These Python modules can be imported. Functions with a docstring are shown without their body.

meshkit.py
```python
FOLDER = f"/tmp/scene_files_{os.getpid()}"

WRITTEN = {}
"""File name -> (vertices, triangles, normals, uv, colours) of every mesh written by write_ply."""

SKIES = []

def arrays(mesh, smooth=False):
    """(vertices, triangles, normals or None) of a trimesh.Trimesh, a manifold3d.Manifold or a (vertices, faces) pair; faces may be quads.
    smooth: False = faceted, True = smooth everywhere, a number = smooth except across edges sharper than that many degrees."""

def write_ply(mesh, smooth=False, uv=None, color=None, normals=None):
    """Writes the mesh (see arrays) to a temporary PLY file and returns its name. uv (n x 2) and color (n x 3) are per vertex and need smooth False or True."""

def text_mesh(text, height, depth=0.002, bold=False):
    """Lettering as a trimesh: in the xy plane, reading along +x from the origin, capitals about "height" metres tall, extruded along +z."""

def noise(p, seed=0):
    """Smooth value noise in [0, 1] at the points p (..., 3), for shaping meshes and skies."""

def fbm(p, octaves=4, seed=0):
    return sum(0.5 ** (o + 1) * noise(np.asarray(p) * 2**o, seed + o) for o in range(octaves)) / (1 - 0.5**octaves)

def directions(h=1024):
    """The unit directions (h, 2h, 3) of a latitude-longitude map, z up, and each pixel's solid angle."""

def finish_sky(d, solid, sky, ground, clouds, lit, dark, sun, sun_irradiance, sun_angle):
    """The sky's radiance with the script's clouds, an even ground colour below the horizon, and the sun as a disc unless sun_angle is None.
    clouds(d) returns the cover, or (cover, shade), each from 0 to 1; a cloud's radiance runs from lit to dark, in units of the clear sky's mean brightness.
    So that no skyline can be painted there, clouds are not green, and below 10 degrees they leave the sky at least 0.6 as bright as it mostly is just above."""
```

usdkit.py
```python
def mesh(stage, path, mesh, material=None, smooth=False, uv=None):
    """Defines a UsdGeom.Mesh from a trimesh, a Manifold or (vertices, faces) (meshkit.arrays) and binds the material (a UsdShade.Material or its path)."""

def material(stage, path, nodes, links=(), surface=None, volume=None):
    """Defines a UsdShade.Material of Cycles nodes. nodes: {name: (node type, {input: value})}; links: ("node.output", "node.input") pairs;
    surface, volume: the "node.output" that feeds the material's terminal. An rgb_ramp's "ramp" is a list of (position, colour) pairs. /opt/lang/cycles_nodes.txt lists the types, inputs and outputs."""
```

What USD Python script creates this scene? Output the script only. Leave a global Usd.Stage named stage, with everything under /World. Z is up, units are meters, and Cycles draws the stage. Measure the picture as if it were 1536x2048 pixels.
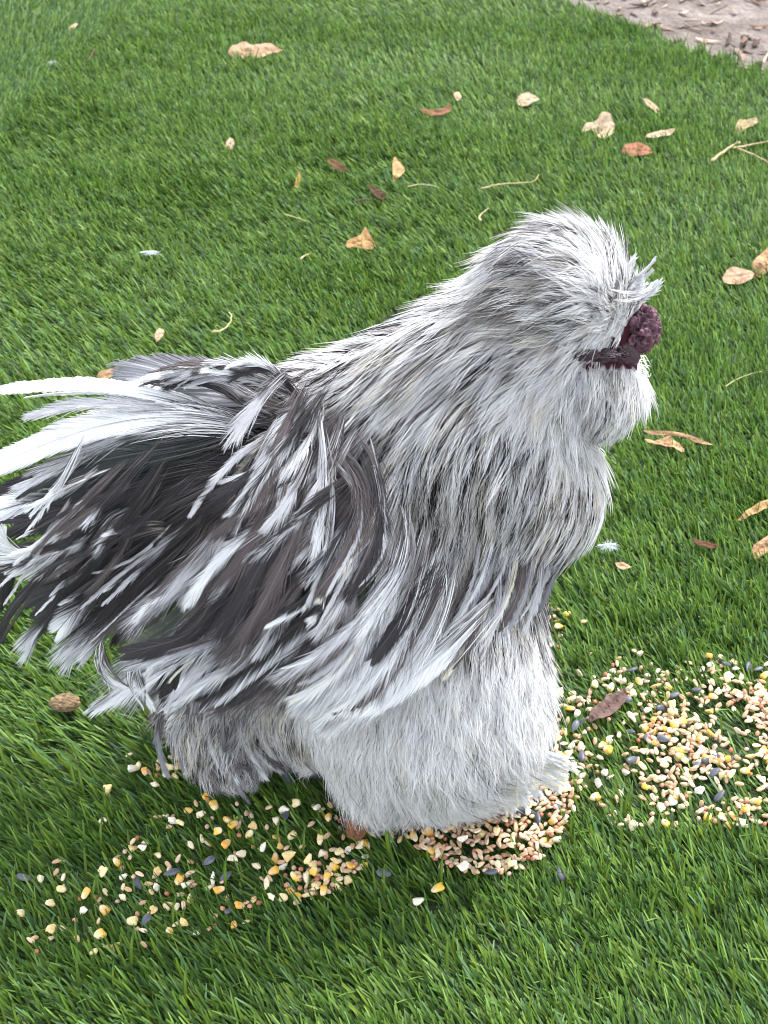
import math
import numpy as np
import trimesh
import manifold3d as m3
import shapely
import shapely.geometry as sg
from scipy.spatial import cKDTree
from pxr import Usd, UsdGeom, UsdLux, UsdShade, Gf, Sdf, Vt
import usdkit
import meshkit

stage = Usd.Stage.CreateInMemory()
UsdGeom.SetStageUpAxis(stage, 'Z')
UsdGeom.SetStageMetersPerUnit(stage, 1.0)
world = UsdGeom.Xform.Define(stage, '/World')
stage.SetDefaultPrim(world.GetPrim())
UsdGeom.Scope.Define(stage, '/World/Looks')

# ------------------------------------------------------------------ camera
CAM_H, PITCH, FPX = 0.75, math.radians(36.0), 3151.0
FWD = np.array([0, math.cos(PITCH), -math.sin(PITCH)])
UP = np.array([0, math.sin(PITCH), math.cos(PITCH)])
RIGHT = np.array([1.0, 0, 0])
EYE = np.array([0, 0, CAM_H])
cam = UsdGeom.Camera.Define(stage, '/World/camera')
cam.CreateHorizontalApertureAttr(24.0)
cam.CreateVerticalApertureAttr(32.0)
cam.CreateFocalLengthAttr(24.0 * FPX / 1536)
cam.CreateFStopAttr(26.0)
cam.CreateFocusDistanceAttr(0.86)
cam.CreateClippingRangeAttr(Gf.Vec2f(0.05, 1000))
cam.CreateExposureAttr(2.15)
cam.AddTransformOp().Set(Gf.Matrix4d(*RIGHT, 0, *UP, 0, *(-FWD), 0, *EYE, 1))

# ------------------------------------------------------------------ sky and sun (overcast, light from the right and a little behind)
SUN_EL, SUN_AZ = math.radians(58), math.radians(50)          # azimuth measured from +y towards +x
SUN_DIR = np.array([math.cos(SUN_EL) * math.sin(SUN_AZ), math.cos(SUN_EL) * math.cos(SUN_AZ), math.sin(SUN_EL)])
sky_mat = usdkit.material(stage, '/World/Looks/sky_look', {
    'sky': ('sky_texture', {'sky_type': 'single_scattering', 'sun_disc': False, 'sun_elevation': SUN_EL, 'sun_rotation': SUN_AZ}),
    'tc': ('texture_coordinate', {}),
    'n': ('noise_texture', {'scale': 2.2, 'detail': 5.0}),
    'r': ('rgb_ramp', {'ramp': [(0.25, (0.72,) * 3), (0.6, (0.95,) * 3)]}),
    'mx': ('mix_color', {'b': (6.2, 6.6, 7.2)}),
    'bg': ('background_shader', {'strength': 0.085})},
    [('tc.generated', 'n.vector'), ('n.fac', 'r.fac'), ('r.color', 'mx.fac'), ('sky.color', 'mx.a'), ('mx.result', 'bg.color')], surface='bg.background')
dome = UsdLux.DomeLight.Define(stage, '/World/sky')
UsdShade.MaterialBindingAPI.Apply(dome.GetPrim()).Bind(sky_mat)
dome.GetPrim().SetCustomDataByKey('kind', 'structure')
sun = UsdLux.DistantLight.Define(stage, '/World/sun')
sun.CreateNormalizeAttr(True)
sun.CreateIntensityAttr(0.4)
sun.CreateAngleAttr(12.0)
sun.CreateColorAttr(Gf.Vec3f(1.0, 0.97, 0.92))
_z = SUN_DIR
_x = np.cross([0, 0, 1.0], _z); _x /= np.linalg.norm(_x)
_y = np.cross(_z, _x)
sun.AddTransformOp().Set(Gf.Matrix4d(*_x, 0, *_y, 0, *_z, 0, 0, 0, 5, 1))


# ------------------------------------------------------------------ helpers
def unit(v):
    v = np.asarray(v, float)
    return v / (np.linalg.norm(v, axis=-1, keepdims=True) + 1e-12)


def ray(px, py):
    px, py = np.asarray(px, float), np.asarray(py, float)
    return FWD * FPX + RIGHT * (px - 768)[..., None] + UP * (1024 - py)[..., None]


def at_y(px, py, y):
    """The point seen at a pixel of the photograph at the distance y in front of the lens."""
    d = ray(px, py)
    return EYE + d * (np.asarray(y, float) / d[..., 1])[..., None]


def at_z(px, py, z=0.018):
    d = ray(px, py)
    return EYE + d * ((np.asarray(z, float) - CAM_H) / d[..., 2])[..., None]


def pix(p):
    q = np.asarray(p) - EYE
    w = q @ FWD
    return np.stack([768 + FPX * (q @ RIGHT) / w, 1024 - FPX * (q @ UP) / w], -1)


taken = {}


def numbered(path):
    n = taken.get(path, -1) + 1
    taken[path] = n
    return path if n == 0 else f'{path}_{n:03d}'


def tag(prim, label=None, cat=None, group=None, kind=None):
    for k, v in (('label', label), ('category', cat), ('group', group), ('kind', kind)):
        if v:
            prim.SetCustomDataByKey(k, v)
    return prim


def thing(name, label, cat, loc=(0, 0, 0), group=None):
    x = UsdGeom.Xform.Define(stage, numbered('/World/' + name))
    x.AddTranslateOp().Set(Gf.Vec3d(*map(float, loc)))
    tag(x.GetPrim(), label, cat, group)
    return x.GetPrim()


def obj(name, mesh, mat, parent=None, smooth=False, col=None, loc=None):
    """One mesh, under parent or under /World. A loc makes the vertices relative to it."""
    base = str(parent.GetPath()) if parent else '/World'
    v, f, n = meshkit.arrays(mesh, smooth)
    if loc is not None:
        v = v - np.asarray(loc)
    m = usdkit.mesh(stage, numbered(f'{base}/{name}'), (v, f), mat)
    if n is not None:
        m.CreateNormalsAttr(Vt.Vec3fArray.FromNumpy(n.astype(np.float32)))
        m.SetNormalsInterpolation('vertex')
    if col is not None:
        UsdGeom.PrimvarsAPI(m).CreatePrimvar('col', Sdf.ValueTypeNames.Float3Array, 'vertex').Set(Vt.Vec3fArray.FromNumpy(np.asarray(col, np.float32)))
    if loc is not None:
        m.AddTranslateOp().Set(Gf.Vec3d(*map(float, loc)))
    return m.GetPrim()


def curves(name, pts, wid, col, mat, parent):
    """pts (n, k, 3), wid (n, k), col (n, k, 3): hair-like strands as one prim."""
    base = str(parent.GetPath()) if parent else '/World'
    n, k = pts.shape[:2]
    c = UsdGeom.BasisCurves.Define(stage, numbered(f'{base}/{name}'))
    c.CreateTypeAttr('linear')
    c.CreateCurveVertexCountsAttr(Vt.IntArray.FromNumpy(np.full(n, k, np.int32)))
    c.CreatePointsAttr(Vt.Vec3fArray.FromNumpy(pts.reshape(-1, 3).astype(np.float32)))
    c.CreateWidthsAttr(Vt.FloatArray.FromNumpy(wid.reshape(-1).astype(np.float32)))
    c.SetWidthsInterpolation('vertex')
    UsdGeom.PrimvarsAPI(c).CreatePrimvar('col', Sdf.ValueTypeNames.Float3Array, 'vertex').Set(Vt.Vec3fArray.FromNumpy(col.reshape(-1, 3).astype(np.float32)))
    UsdShade.MaterialBindingAPI.Apply(c.GetPrim()).Bind(mat)
    return c.GetPrim()


def mat(name, nodes, links=(), surface='p.BSDF'):
    return usdkit.material(stage, '/World/Looks/' + name, nodes, links, surface=surface)


# ------------------------------------------------------------------ materials
M_SOIL = mat('soil', {
    'g': ('geometry', {}), 'n': ('noise_texture', {'scale': 14.0, 'detail': 8.0, 'roughness': 0.7}),
    'n2': ('noise_texture', {'scale': 160.0, 'detail': 4.0}), 'n3': ('noise_texture', {'scale': 90.0, 'detail': 6.0}),
    'r': ('rgb_ramp', {'ramp': [(0.3, (0.09, 0.068, 0.058)), (0.5, (0.17, 0.14, 0.127)), (0.7, (0.27, 0.235, 0.215))]}),
    'mx': ('mix_color', {'blend_type': 'overlay', 'fac': 0.5}),
    'b': ('bump', {'strength': 0.9, 'distance': 0.012}), 'p': ('principled_bsdf', {'roughness': 0.95, 'specular_ior_level': 0.1})},
    [('g.position', 'n.vector'), ('g.position', 'n2.vector'), ('g.position', 'n3.vector'), ('n.fac', 'r.fac'), ('r.color', 'mx.a'), ('n2.fac', 'mx.b'),
     ('mx.result', 'p.base_color'), ('n3.fac', 'b.height'), ('b.normal', 'p.normal')])
M_TURF_BASE = mat('turf_base_look', {
    'g': ('geometry', {}), 'n': ('noise_texture', {'scale': 300.0, 'detail': 3.0}),
    'r': ('rgb_ramp', {'ramp': [(0.3, (0.012, 0.022, 0.010)), (0.7, (0.035, 0.055, 0.02))]}), 'p': ('principled_bsdf', {'roughness': 0.9})},
    [('g.position', 'n.vector'), ('n.fac', 'r.fac'), ('r.color', 'p.base_color')])


def attr_mat(name, rough=0.5, spec=0.4, transl=0.0, noise=0.0, nscale=400.0, bump=0.0, sheen=0.0):
    nodes = {'a': ('attribute', {'attribute': 'col'}), 'p': ('principled_bsdf', {'roughness': rough, 'specular_ior_level': spec, 'sheen_weight': sheen})}
    links = []
    src = 'a.color'
    if noise or bump:
        nodes['t'] = ('texture_coordinate', {})
        nodes['n'] = ('noise_texture', {'scale': nscale, 'detail': 4.0})
        links += [('t.object', 'n.vector')]
    if noise:
        nodes['mr'] = ('rgb_ramp', {'ramp': [(0.25, (1 - noise,) * 3), (0.75, (1 + noise,) * 3)]})
        nodes['mx'] = ('mix_color', {'blend_type': 'multiply', 'fac': 1.0, 'use_clamp': False})
        links += [('n.fac', 'mr.fac'), ('a.color', 'mx.a'), ('mr.color', 'mx.b')]
        src = 'mx.result'
    if bump:
        nodes['b'] = ('bump', {'strength': bump, 'distance': 0.001})
        links += [('n.fac', 'b.height'), ('b.normal', 'p.normal')]
    links.append((src, 'p.base_color'))
    if transl:
        nodes['tr'] = ('translucent_bsdf', {})
        nodes['mc'] = ('mix_closure', {'fac': transl})
        links += [(src, 'tr.color'), ('p.BSDF', 'mc.closure1'), ('tr.BSDF', 'mc.closure2')]
        return mat(name, nodes, links, 'mc.closure')
    return mat(name, nodes, links)


M_BLADE = attr_mat('turf_blade', 0.5, 0.22, 0.25)
M_DOWN = attr_mat('down', 0.8, 0.08, 0.55)
M_VANE = attr_mat('vane', 0.42, 0.45, 0.12)
M_LEAF = attr_mat('dry_leaf', 0.7, 0.25, 0.25, 0.28, 260.0, 0.5)
M_GRAIN = attr_mat('grain', 0.42, 0.4, 0.0, 0.16, 500.0, 0.2)
M_TWIG = attr_mat('twig', 0.8, 0.2, 0.0, 0.3, 300.0, 0.5)
M_SKINC = attr_mat('comb_flesh', 0.48, 0.4, 0.0, 0.25, 500.0, 0.6)
M_CLAW = attr_mat('horn', 0.5, 0.4, 0.0, 0.2, 600.0, 0.4)
M_CORE = attr_mat('under_down', 0.95, 0.05)

# ------------------------------------------------------------------ ground
gs = 60.0
edge_px = [(1040, -60), (1110, -4), (1190, 30), (1280, 62), (1345, 98), (1400, 118), (1470, 142), (1536, 158), (1640, 190), (1800, 260)]
edge = [at_z(a, b, 0.006)[:2] for a, b in edge_px]
turf_poly = sg.Polygon([(-1.9, -0.6), (2.2, -0.6), (2.2, edge[-1][1])] + [tuple(e) for e in edge[::-1]] + [(edge[0][0] - 0.5, 4.2), (-1.9, 4.2)]).buffer(0)
g = trimesh.Trimesh([[-gs, -gs, 0], [gs, -gs, 0], [gs, gs, 0], [-gs, gs, 0]], [[0, 1, 2], [0, 2, 3]], process=False)
tag(obj('ground', g, M_SOIL), 'bare grey brown soil path at the top right corner', None, None, 'structure')
tb = trimesh.creation.extrude_polygon(turf_poly, 0.005, engine='earcut')
tb.apply_translation([0, 0, 0.001])
tag(obj('turf_backing', tb, M_TURF_BASE), 'dark backing sheet under the artificial turf', None, None, 'structure')

# seed heaps, in pixels of the photograph: where the turf lies pressed down
HEAPS = {
    'right': [(1290, 1440), (1430, 1370), (1580, 1370), (1620, 1530), (1500, 1620), (1370, 1610), (1250, 1530)],
    'fringe': [(1090, 1185), (1190, 1250), (1380, 1300), (1570, 1320), (1570, 1640), (1230, 1650), (1110, 1560)],
    'front': [(800, 1650), (980, 1585), (1140, 1560), (1150, 1620), (1090, 1710), (1010, 1755), (880, 1735)],
    'row': [(560, 1770), (640, 1700), (740, 1670), (730, 1730), (640, 1785)],
    'left': [(20, 1800), (190, 1640), (360, 1580), (560, 1600), (780, 1600), (850, 1690), (740, 1690), (600, 1800), (280, 1890), (60, 1900)],
    'behind': [(250, 1500), (350, 1500), (430, 1560), (300, 1570)],
}
HEAP_G = {k: sg.Polygon([tuple(at_z(a, b)[:2]) for a, b in v]) for k, v in HEAPS.items()}
dense = shapely.union_all([HEAP_G['right'], HEAP_G['front'], HEAP_G['row']])
shapely.prepare(dense)

# where every grain of the spilled feed lies
GR = np.random.default_rng(404)


def spots(poly, n, sep, placed):
    minx, miny, maxx, maxy = poly.bounds
    out, tries = [], 0
    while len(out) < n and tries < n * 60:
        tries += 1
        p = np.array([GR.uniform(minx, maxx), GR.uniform(miny, maxy)])
        if not poly.contains(sg.Point(p)) or GR.uniform() > np.clip(3.2 * (meshkit.noise(np.array([[p[0] * 38, p[1] * 38, 0.5]]))[0] - .30), .06, 1):
            continue
        if any((p[0] - q[0]) ** 2 + (p[1] - q[1]) ** 2 < sep ** 2 for q in placed[-400:]):
            continue
        out.append(p); placed.append(p)
    return out


PLACE = {'right': 'in the heap at the right edge', 'fringe': 'between leg and right heap', 'front': 'under the front foot',
         'row': 'left of the front foot', 'left': 'scattered at lower left', 'behind': 'scattered by the rear leg'}
KIND = {'corn': ('corn_kernel', 'yellow corn kernel', 'corn', 'yellow corn kernels'), 'pale_corn': ('corn_kernel', 'pale cream corn kernel', 'corn', 'pale corn kernels'),
        'cracked': ('cracked_corn', 'white cracked corn chip', 'cracked corn', 'chips of cracked corn'), 'sunflower': ('sunflower_seed', 'slate grey sunflower seed', 'seed', 'sunflower seeds'),
        'wheat': ('wheat_grain', 'tan wheat grain', 'grain', 'wheat grains'), 'milo': ('milo_grain', 'round reddish grain', 'grain', 'round reddish grains')}
COUNTS = {  # corn, pale corn, cracked, sunflower, wheat, milo
    'right': (16, 8, 26, 8, 230, 100), 'fringe': (26, 18, 60, 17, 270, 70), 'front': (10, 6, 14, 7, 240, 110), 'row': (9, 6, 6, 0, 34, 18), 'left': (20, 14, 50, 10, 85, 30), 'behind': (3, 3, 4, 0, 6, 2)}
grains = []
for zone, counts in COUNTS.items():
    placed = []
    for kind, n in zip(('corn', 'pale_corn', 'cracked', 'sunflower', 'milo', 'wheat'), (counts[0], counts[1], counts[2], counts[3], counts[5], counts[4])):
        big = kind in ('corn', 'pale_corn', 'sunflower', 'cracked')
        for p in spots(HEAP_G[zone], n, .0062 if big else .0026, placed):
            deep = zone in ('right', 'front', 'row')
            z = (GR.uniform(.015, .021) if zone == 'front' else GR.uniform(.011, .0175) if deep else GR.uniform(.0105, .0168)) + (.001 if big else 0)
            grains.append((zone, kind, np.array([p[0], p[1], z])))
SINGLE = [('corn', (876, 1776), 'lone yellow corn kernel in front of the front foot heap'), ('sunflower', (1122, 1746), 'lone grey sunflower seed standing up below the front foot'),
          ('sunflower', (768, 1746), 'lone grey sunflower seed left of the lone yellow kernel'), ('sunflower', (48, 1755), 'lone grey sunflower seed at the left edge'),
          ('cracked', (836, 1802), 'lone cracked corn chip below the lone yellow kernel'), ('corn', (428, 1610), 'lone bright yellow kernel below the rear leg'),
          ('cracked', (264, 1535), 'lone white chip below the rear fluff at left'), ('cracked', (217, 1580), 'small white chip left of the bright yellow kernel'),
          ('pale_corn', (265, 1842), 'squared white kernel lying lowest in the left scatter'), ('corn', (200, 1868), 'orange kernel lowest left in the scatter')]
for kind, p, lab in SINGLE:
    grains.append((None, kind, np.array([*at_z(*p, .0175)[:2], .0175]), lab))
GTREE = cKDTree(np.array([g_[2][:2] for g_ in grains]))

# ------------------------------------------------------------------ artificial turf: tufts of leaning blades
rng = np.random.default_rng(11)
GREENS = 1.12 * np.array([(0.054, 0.114, 0.012), (0.078, 0.148, 0.018), (0.038, 0.085, 0.012), (0.124, 0.200, 0.042), (0.048, 0.106, 0.025), (0.088, 0.140, 0.012), (0.020, 0.050, 0.009), (0.085, 0.160, 0.065)])


def blade_patch(seed, nb=40, rad=0.0120, tint=(1, 1, 1)):
    r = np.random.default_rng(seed)
    V, F, C, at = [], [], [], 0
    for i in range(nb):
        a, q = r.uniform(0, 2 * np.pi), rad * math.sqrt(r.uniform())
        root = np.array([q * math.cos(a), q * math.sin(a), 0.0])
        L = r.uniform(0.013, 0.0245)
        w = r.uniform(0.0011, 0.0018)
        az = r.normal(0, 0.42)
        lean = np.clip(r.normal(0.82, 0.24), 0.05, 1.35)
        bend = r.uniform(-0.1, 0.7)
        side_az = az + math.pi / 2 + r.normal(0, 0.6)
        side = np.array([math.cos(side_az), math.sin(side_az), r.normal(0, 0.25)])
        side = unit(side)
        p = root.copy()
        ts = (0, 0.4, 0.75, 1.0)
        wf = (0.8, 1.0, 0.92, 0.48)
        c = GREENS[r.choice(len(GREENS), p=(.2, .17, .16, .09, .11, .12, .12, .03))] * r.uniform(0.6, 1.3) * np.array(tint)
        for k, t in enumerate(ts):
            if k:
                th = lean + bend * (t - 0.4)
                p = p + L * (t - ts[k - 1]) * np.array([math.sin(th) * math.cos(az), math.sin(th) * math.sin(az), math.cos(th)])
            V += [p - side * w * wf[k] / 2, p + side * w * wf[k] / 2]
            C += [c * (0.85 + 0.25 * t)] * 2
        for k in range(3):
            b = at + 2 * k
            F += [[b, b + 1, b + 3], [b, b + 3, b + 2]]
        at += 8
    return np.array(V), np.array(F), np.array(C)


def lean_field(x, y, px):
    """Direction in which the pile lies (radians from +x), and how far it is tipped over."""
    pts = np.stack([x, y, np.zeros_like(x)], -1)
    n1 = meshkit.fbm(pts * 5.0 + 7, 3, 3) - 0.5
    n2 = meshkit.fbm(pts * np.array([3.0, 8.0, 1.0]) + 31, 2, 8) - 0.5
    base = np.radians(np.interp(px[:, 0], [0, 700, 1536], [168, 150, 122]))
    base = base + n1 * 1.5
    return base, n2 * 1.1 + np.interp(px[:, 1], [1000, 2048], [0, .30])


NPROTO, NOTHER = 14, 5
pi_turf = UsdGeom.PointInstancer.Define(stage, '/World/turf_grass')
tag(pi_turf.GetPrim(), 'green artificial turf with blades leaning to the left', 'grass', None, 'stuff')
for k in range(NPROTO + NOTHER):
    v, f, c = blade_patch(100 + k, tint=(1, 1, 1) if k < NPROTO else (1.5, 1.36, 2.3))  # other strip: sheen of pile leaning away painted as a lighter, bluer colour
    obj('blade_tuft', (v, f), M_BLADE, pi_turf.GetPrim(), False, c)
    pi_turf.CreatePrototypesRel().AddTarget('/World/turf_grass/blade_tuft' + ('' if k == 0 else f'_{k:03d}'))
step = 0.0132
gx, gy = np.meshgrid(np.arange(-1.75, 1.8, step), np.arange(0.12, 3.5, step), indexing='ij')
gx, gy = gx.ravel(), gy.ravel()
gx = gx + rng.uniform(-.5, .5, len(gx)) * step
gy = gy + rng.uniform(-.5, .5, len(gy)) * step
keep = (np.abs(gx) < 0.62 + 0.40 * gy)
shapely.prepare(turf_poly)
keep &= shapely.contains_xy(turf_poly, gx, gy)
ew = meshkit.fbm(np.stack([gx * 40, gy * 40, gx * 0], -1), 2, 5)
near_edge = shapely.distance(shapely.points(gx, gy), sg.LineString([tuple(e) for e in edge]))
keep &= near_edge > 0.03 * (ew - 0.35)
gx, gy = gx[keep], gy[keep]
gpx = pix(np.stack([gx, gy, gx * 0 + 0.015], -1))
az, tip = lean_field(gx, gy, gpx)
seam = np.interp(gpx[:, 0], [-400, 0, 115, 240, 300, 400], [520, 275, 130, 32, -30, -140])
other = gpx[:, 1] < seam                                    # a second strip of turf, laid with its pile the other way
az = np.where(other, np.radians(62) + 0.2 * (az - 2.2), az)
pressed = shapely.contains_xy(dense, gx, gy)
sc = rng.uniform(0.85, 1.15, len(gx))
gd, _ = GTREE.query(np.stack([gx, gy], -1))
zs = np.where(pressed & (meshkit.noise(np.stack([gx * 60, gy * 60, gx * 0], -1)) > .28), 0.55, np.where(gd < .008, .74, 1.0)) * rng.uniform(0.9, 1.1, len(gx))
tip = np.where(pressed, tip + 0.35, tip)
qz = np.stack([np.cos(az / 2), 0 * az, 0 * az, np.sin(az / 2)], -1)
qy = np.stack([np.cos(tip / 2), 0 * az, np.sin(tip / 2), 0 * az], -1)      # tip about the local y


def qmul(a, b):
    w1, x1, y1, z1 = a.T
    w2, x2, y2, z2 = b.T
    return np.stack([w1 * w2 - x1 * x2 - y1 * y2 - z1 * z2, w1 * x2 + x1 * w2 + y1 * z2 - z1 * y2, w1 * y2 - x1 * z2 + y1 * w2 + z1 * x2, w1 * z2 + x1 * y2 - y1 * x2 + z1 * w2], -1)


q = qmul(qz, qy)
pi_turf.CreatePositionsAttr(Vt.Vec3fArray.FromNumpy(np.stack([gx, gy, np.full_like(gx, 0.0045)], -1).astype(np.float32)))
pi_turf.CreateOrientationsAttr(Vt.QuathArray([Gf.Quath(float(a), float(b), float(c), float(d)) for a, b, c, d in q]))
pi_turf.CreateScalesAttr(Vt.Vec3fArray.FromNumpy(np.stack([sc, sc, sc * zs], -1).astype(np.float32)))
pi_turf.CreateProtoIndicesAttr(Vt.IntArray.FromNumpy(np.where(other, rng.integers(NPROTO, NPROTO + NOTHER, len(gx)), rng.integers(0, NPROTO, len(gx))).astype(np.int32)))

# ------------------------------------------------------------------ the rooster: body core
YM = 0.735                                                   # its plane of symmetry
rooster = thing('rooster', 'fluffy silver grey and black rooster standing on the turf beside the spilled feed', 'rooster', (0, 0, 0))


def ball(px, py, r, y=YM):
    c = at_y(px, py, y)
    return c, r * float((c - EYE) @ FWD) / FPX


def sphere(c, r, n=24):
    return m3.Manifold.sphere(r, n).translate([float(x) for x in c])


def bone(a, b):
    return m3.Manifold.batch_hull([sphere(*a), sphere(*b)])


TAIL, RUMP, MID = ball(430, 880, 70), ball(560, 880, 115), ball(760, 960, 165)
CHEST, BELLY = ball(1030, 965, 160), ball(885, 1100, 172)
NECK2, NECK1, HEAD = ball(960, 840, 180), ball(1025, 710, 145), ball(1115, 590, 125)
BACK = ball(740, 810, 105)
FACE, BEARD = ball(1215, 640, 62), ball(1188, 762, 84)
TH1, TH2, TH3 = ball(915, 1300, 150, .69), ball(900, 1415, 180, .685), ball(890, 1515, 100, .70)
RT4 = ball(570, 1400, 84, .752)
PUFF, PUFF2 = ball(745, 1420, 118, .690), ball(780, 1530, 84, .698)
FT1 = ball(1000, 1555, 30, .695)
RT1, RT2, RT3 = ball(560, 1290, 130, .775), ball(440, 1420, 100, .755), ball(465, 1515, 56, .730)
core = m3.Manifold()
for a, b in ((TAIL, RUMP), (RUMP, MID), (MID, BELLY), (MID, CHEST), (BELLY, CHEST), (CHEST, NECK2), (MID, NECK2), (BACK, NECK2), (BACK, NECK1), (BACK, MID), (BACK, RUMP), (NECK2, NECK1), (NECK1, HEAD), (HEAD, FACE), (NECK1, BEARD),
             (BELLY, TH1), (TH2, PUFF), (PUFF, PUFF2), (TH3, PUFF2), (TH1, PUFF), (BEARD, FACE), (TH1, TH2), (TH2, TH3), (TH3, FT1), (MID, RT1), (RT1, RT2), (RT2, RT3), (BELLY, RT1), (RT1, RT4), (RT4, RT2), (RT4, PUFF)):
    core = core + bone(a, b)
core = core.refine_to_length(0.006)
cm = core.to_mesh()
core_t = trimesh.Trimesh(cm.vert_properties[:, :3], cm.tri_verts, process=True)
trimesh.smoothing.filter_taubin(core_t, iterations=40)
S_pts, S_face = trimesh.sample.sample_surface(core_t, 90000, seed=3)
S_pts = np.asarray(S_pts)
_vn = np.asarray(core_t.vertex_normals)
_b = trimesh.triangles.points_to_barycentric(core_t.triangles[S_face], S_pts)
S_nrm = unit((_vn[core_t.faces[S_face]] * _b[..., None]).sum(1))
TREE = cKDTree(S_pts)
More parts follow.
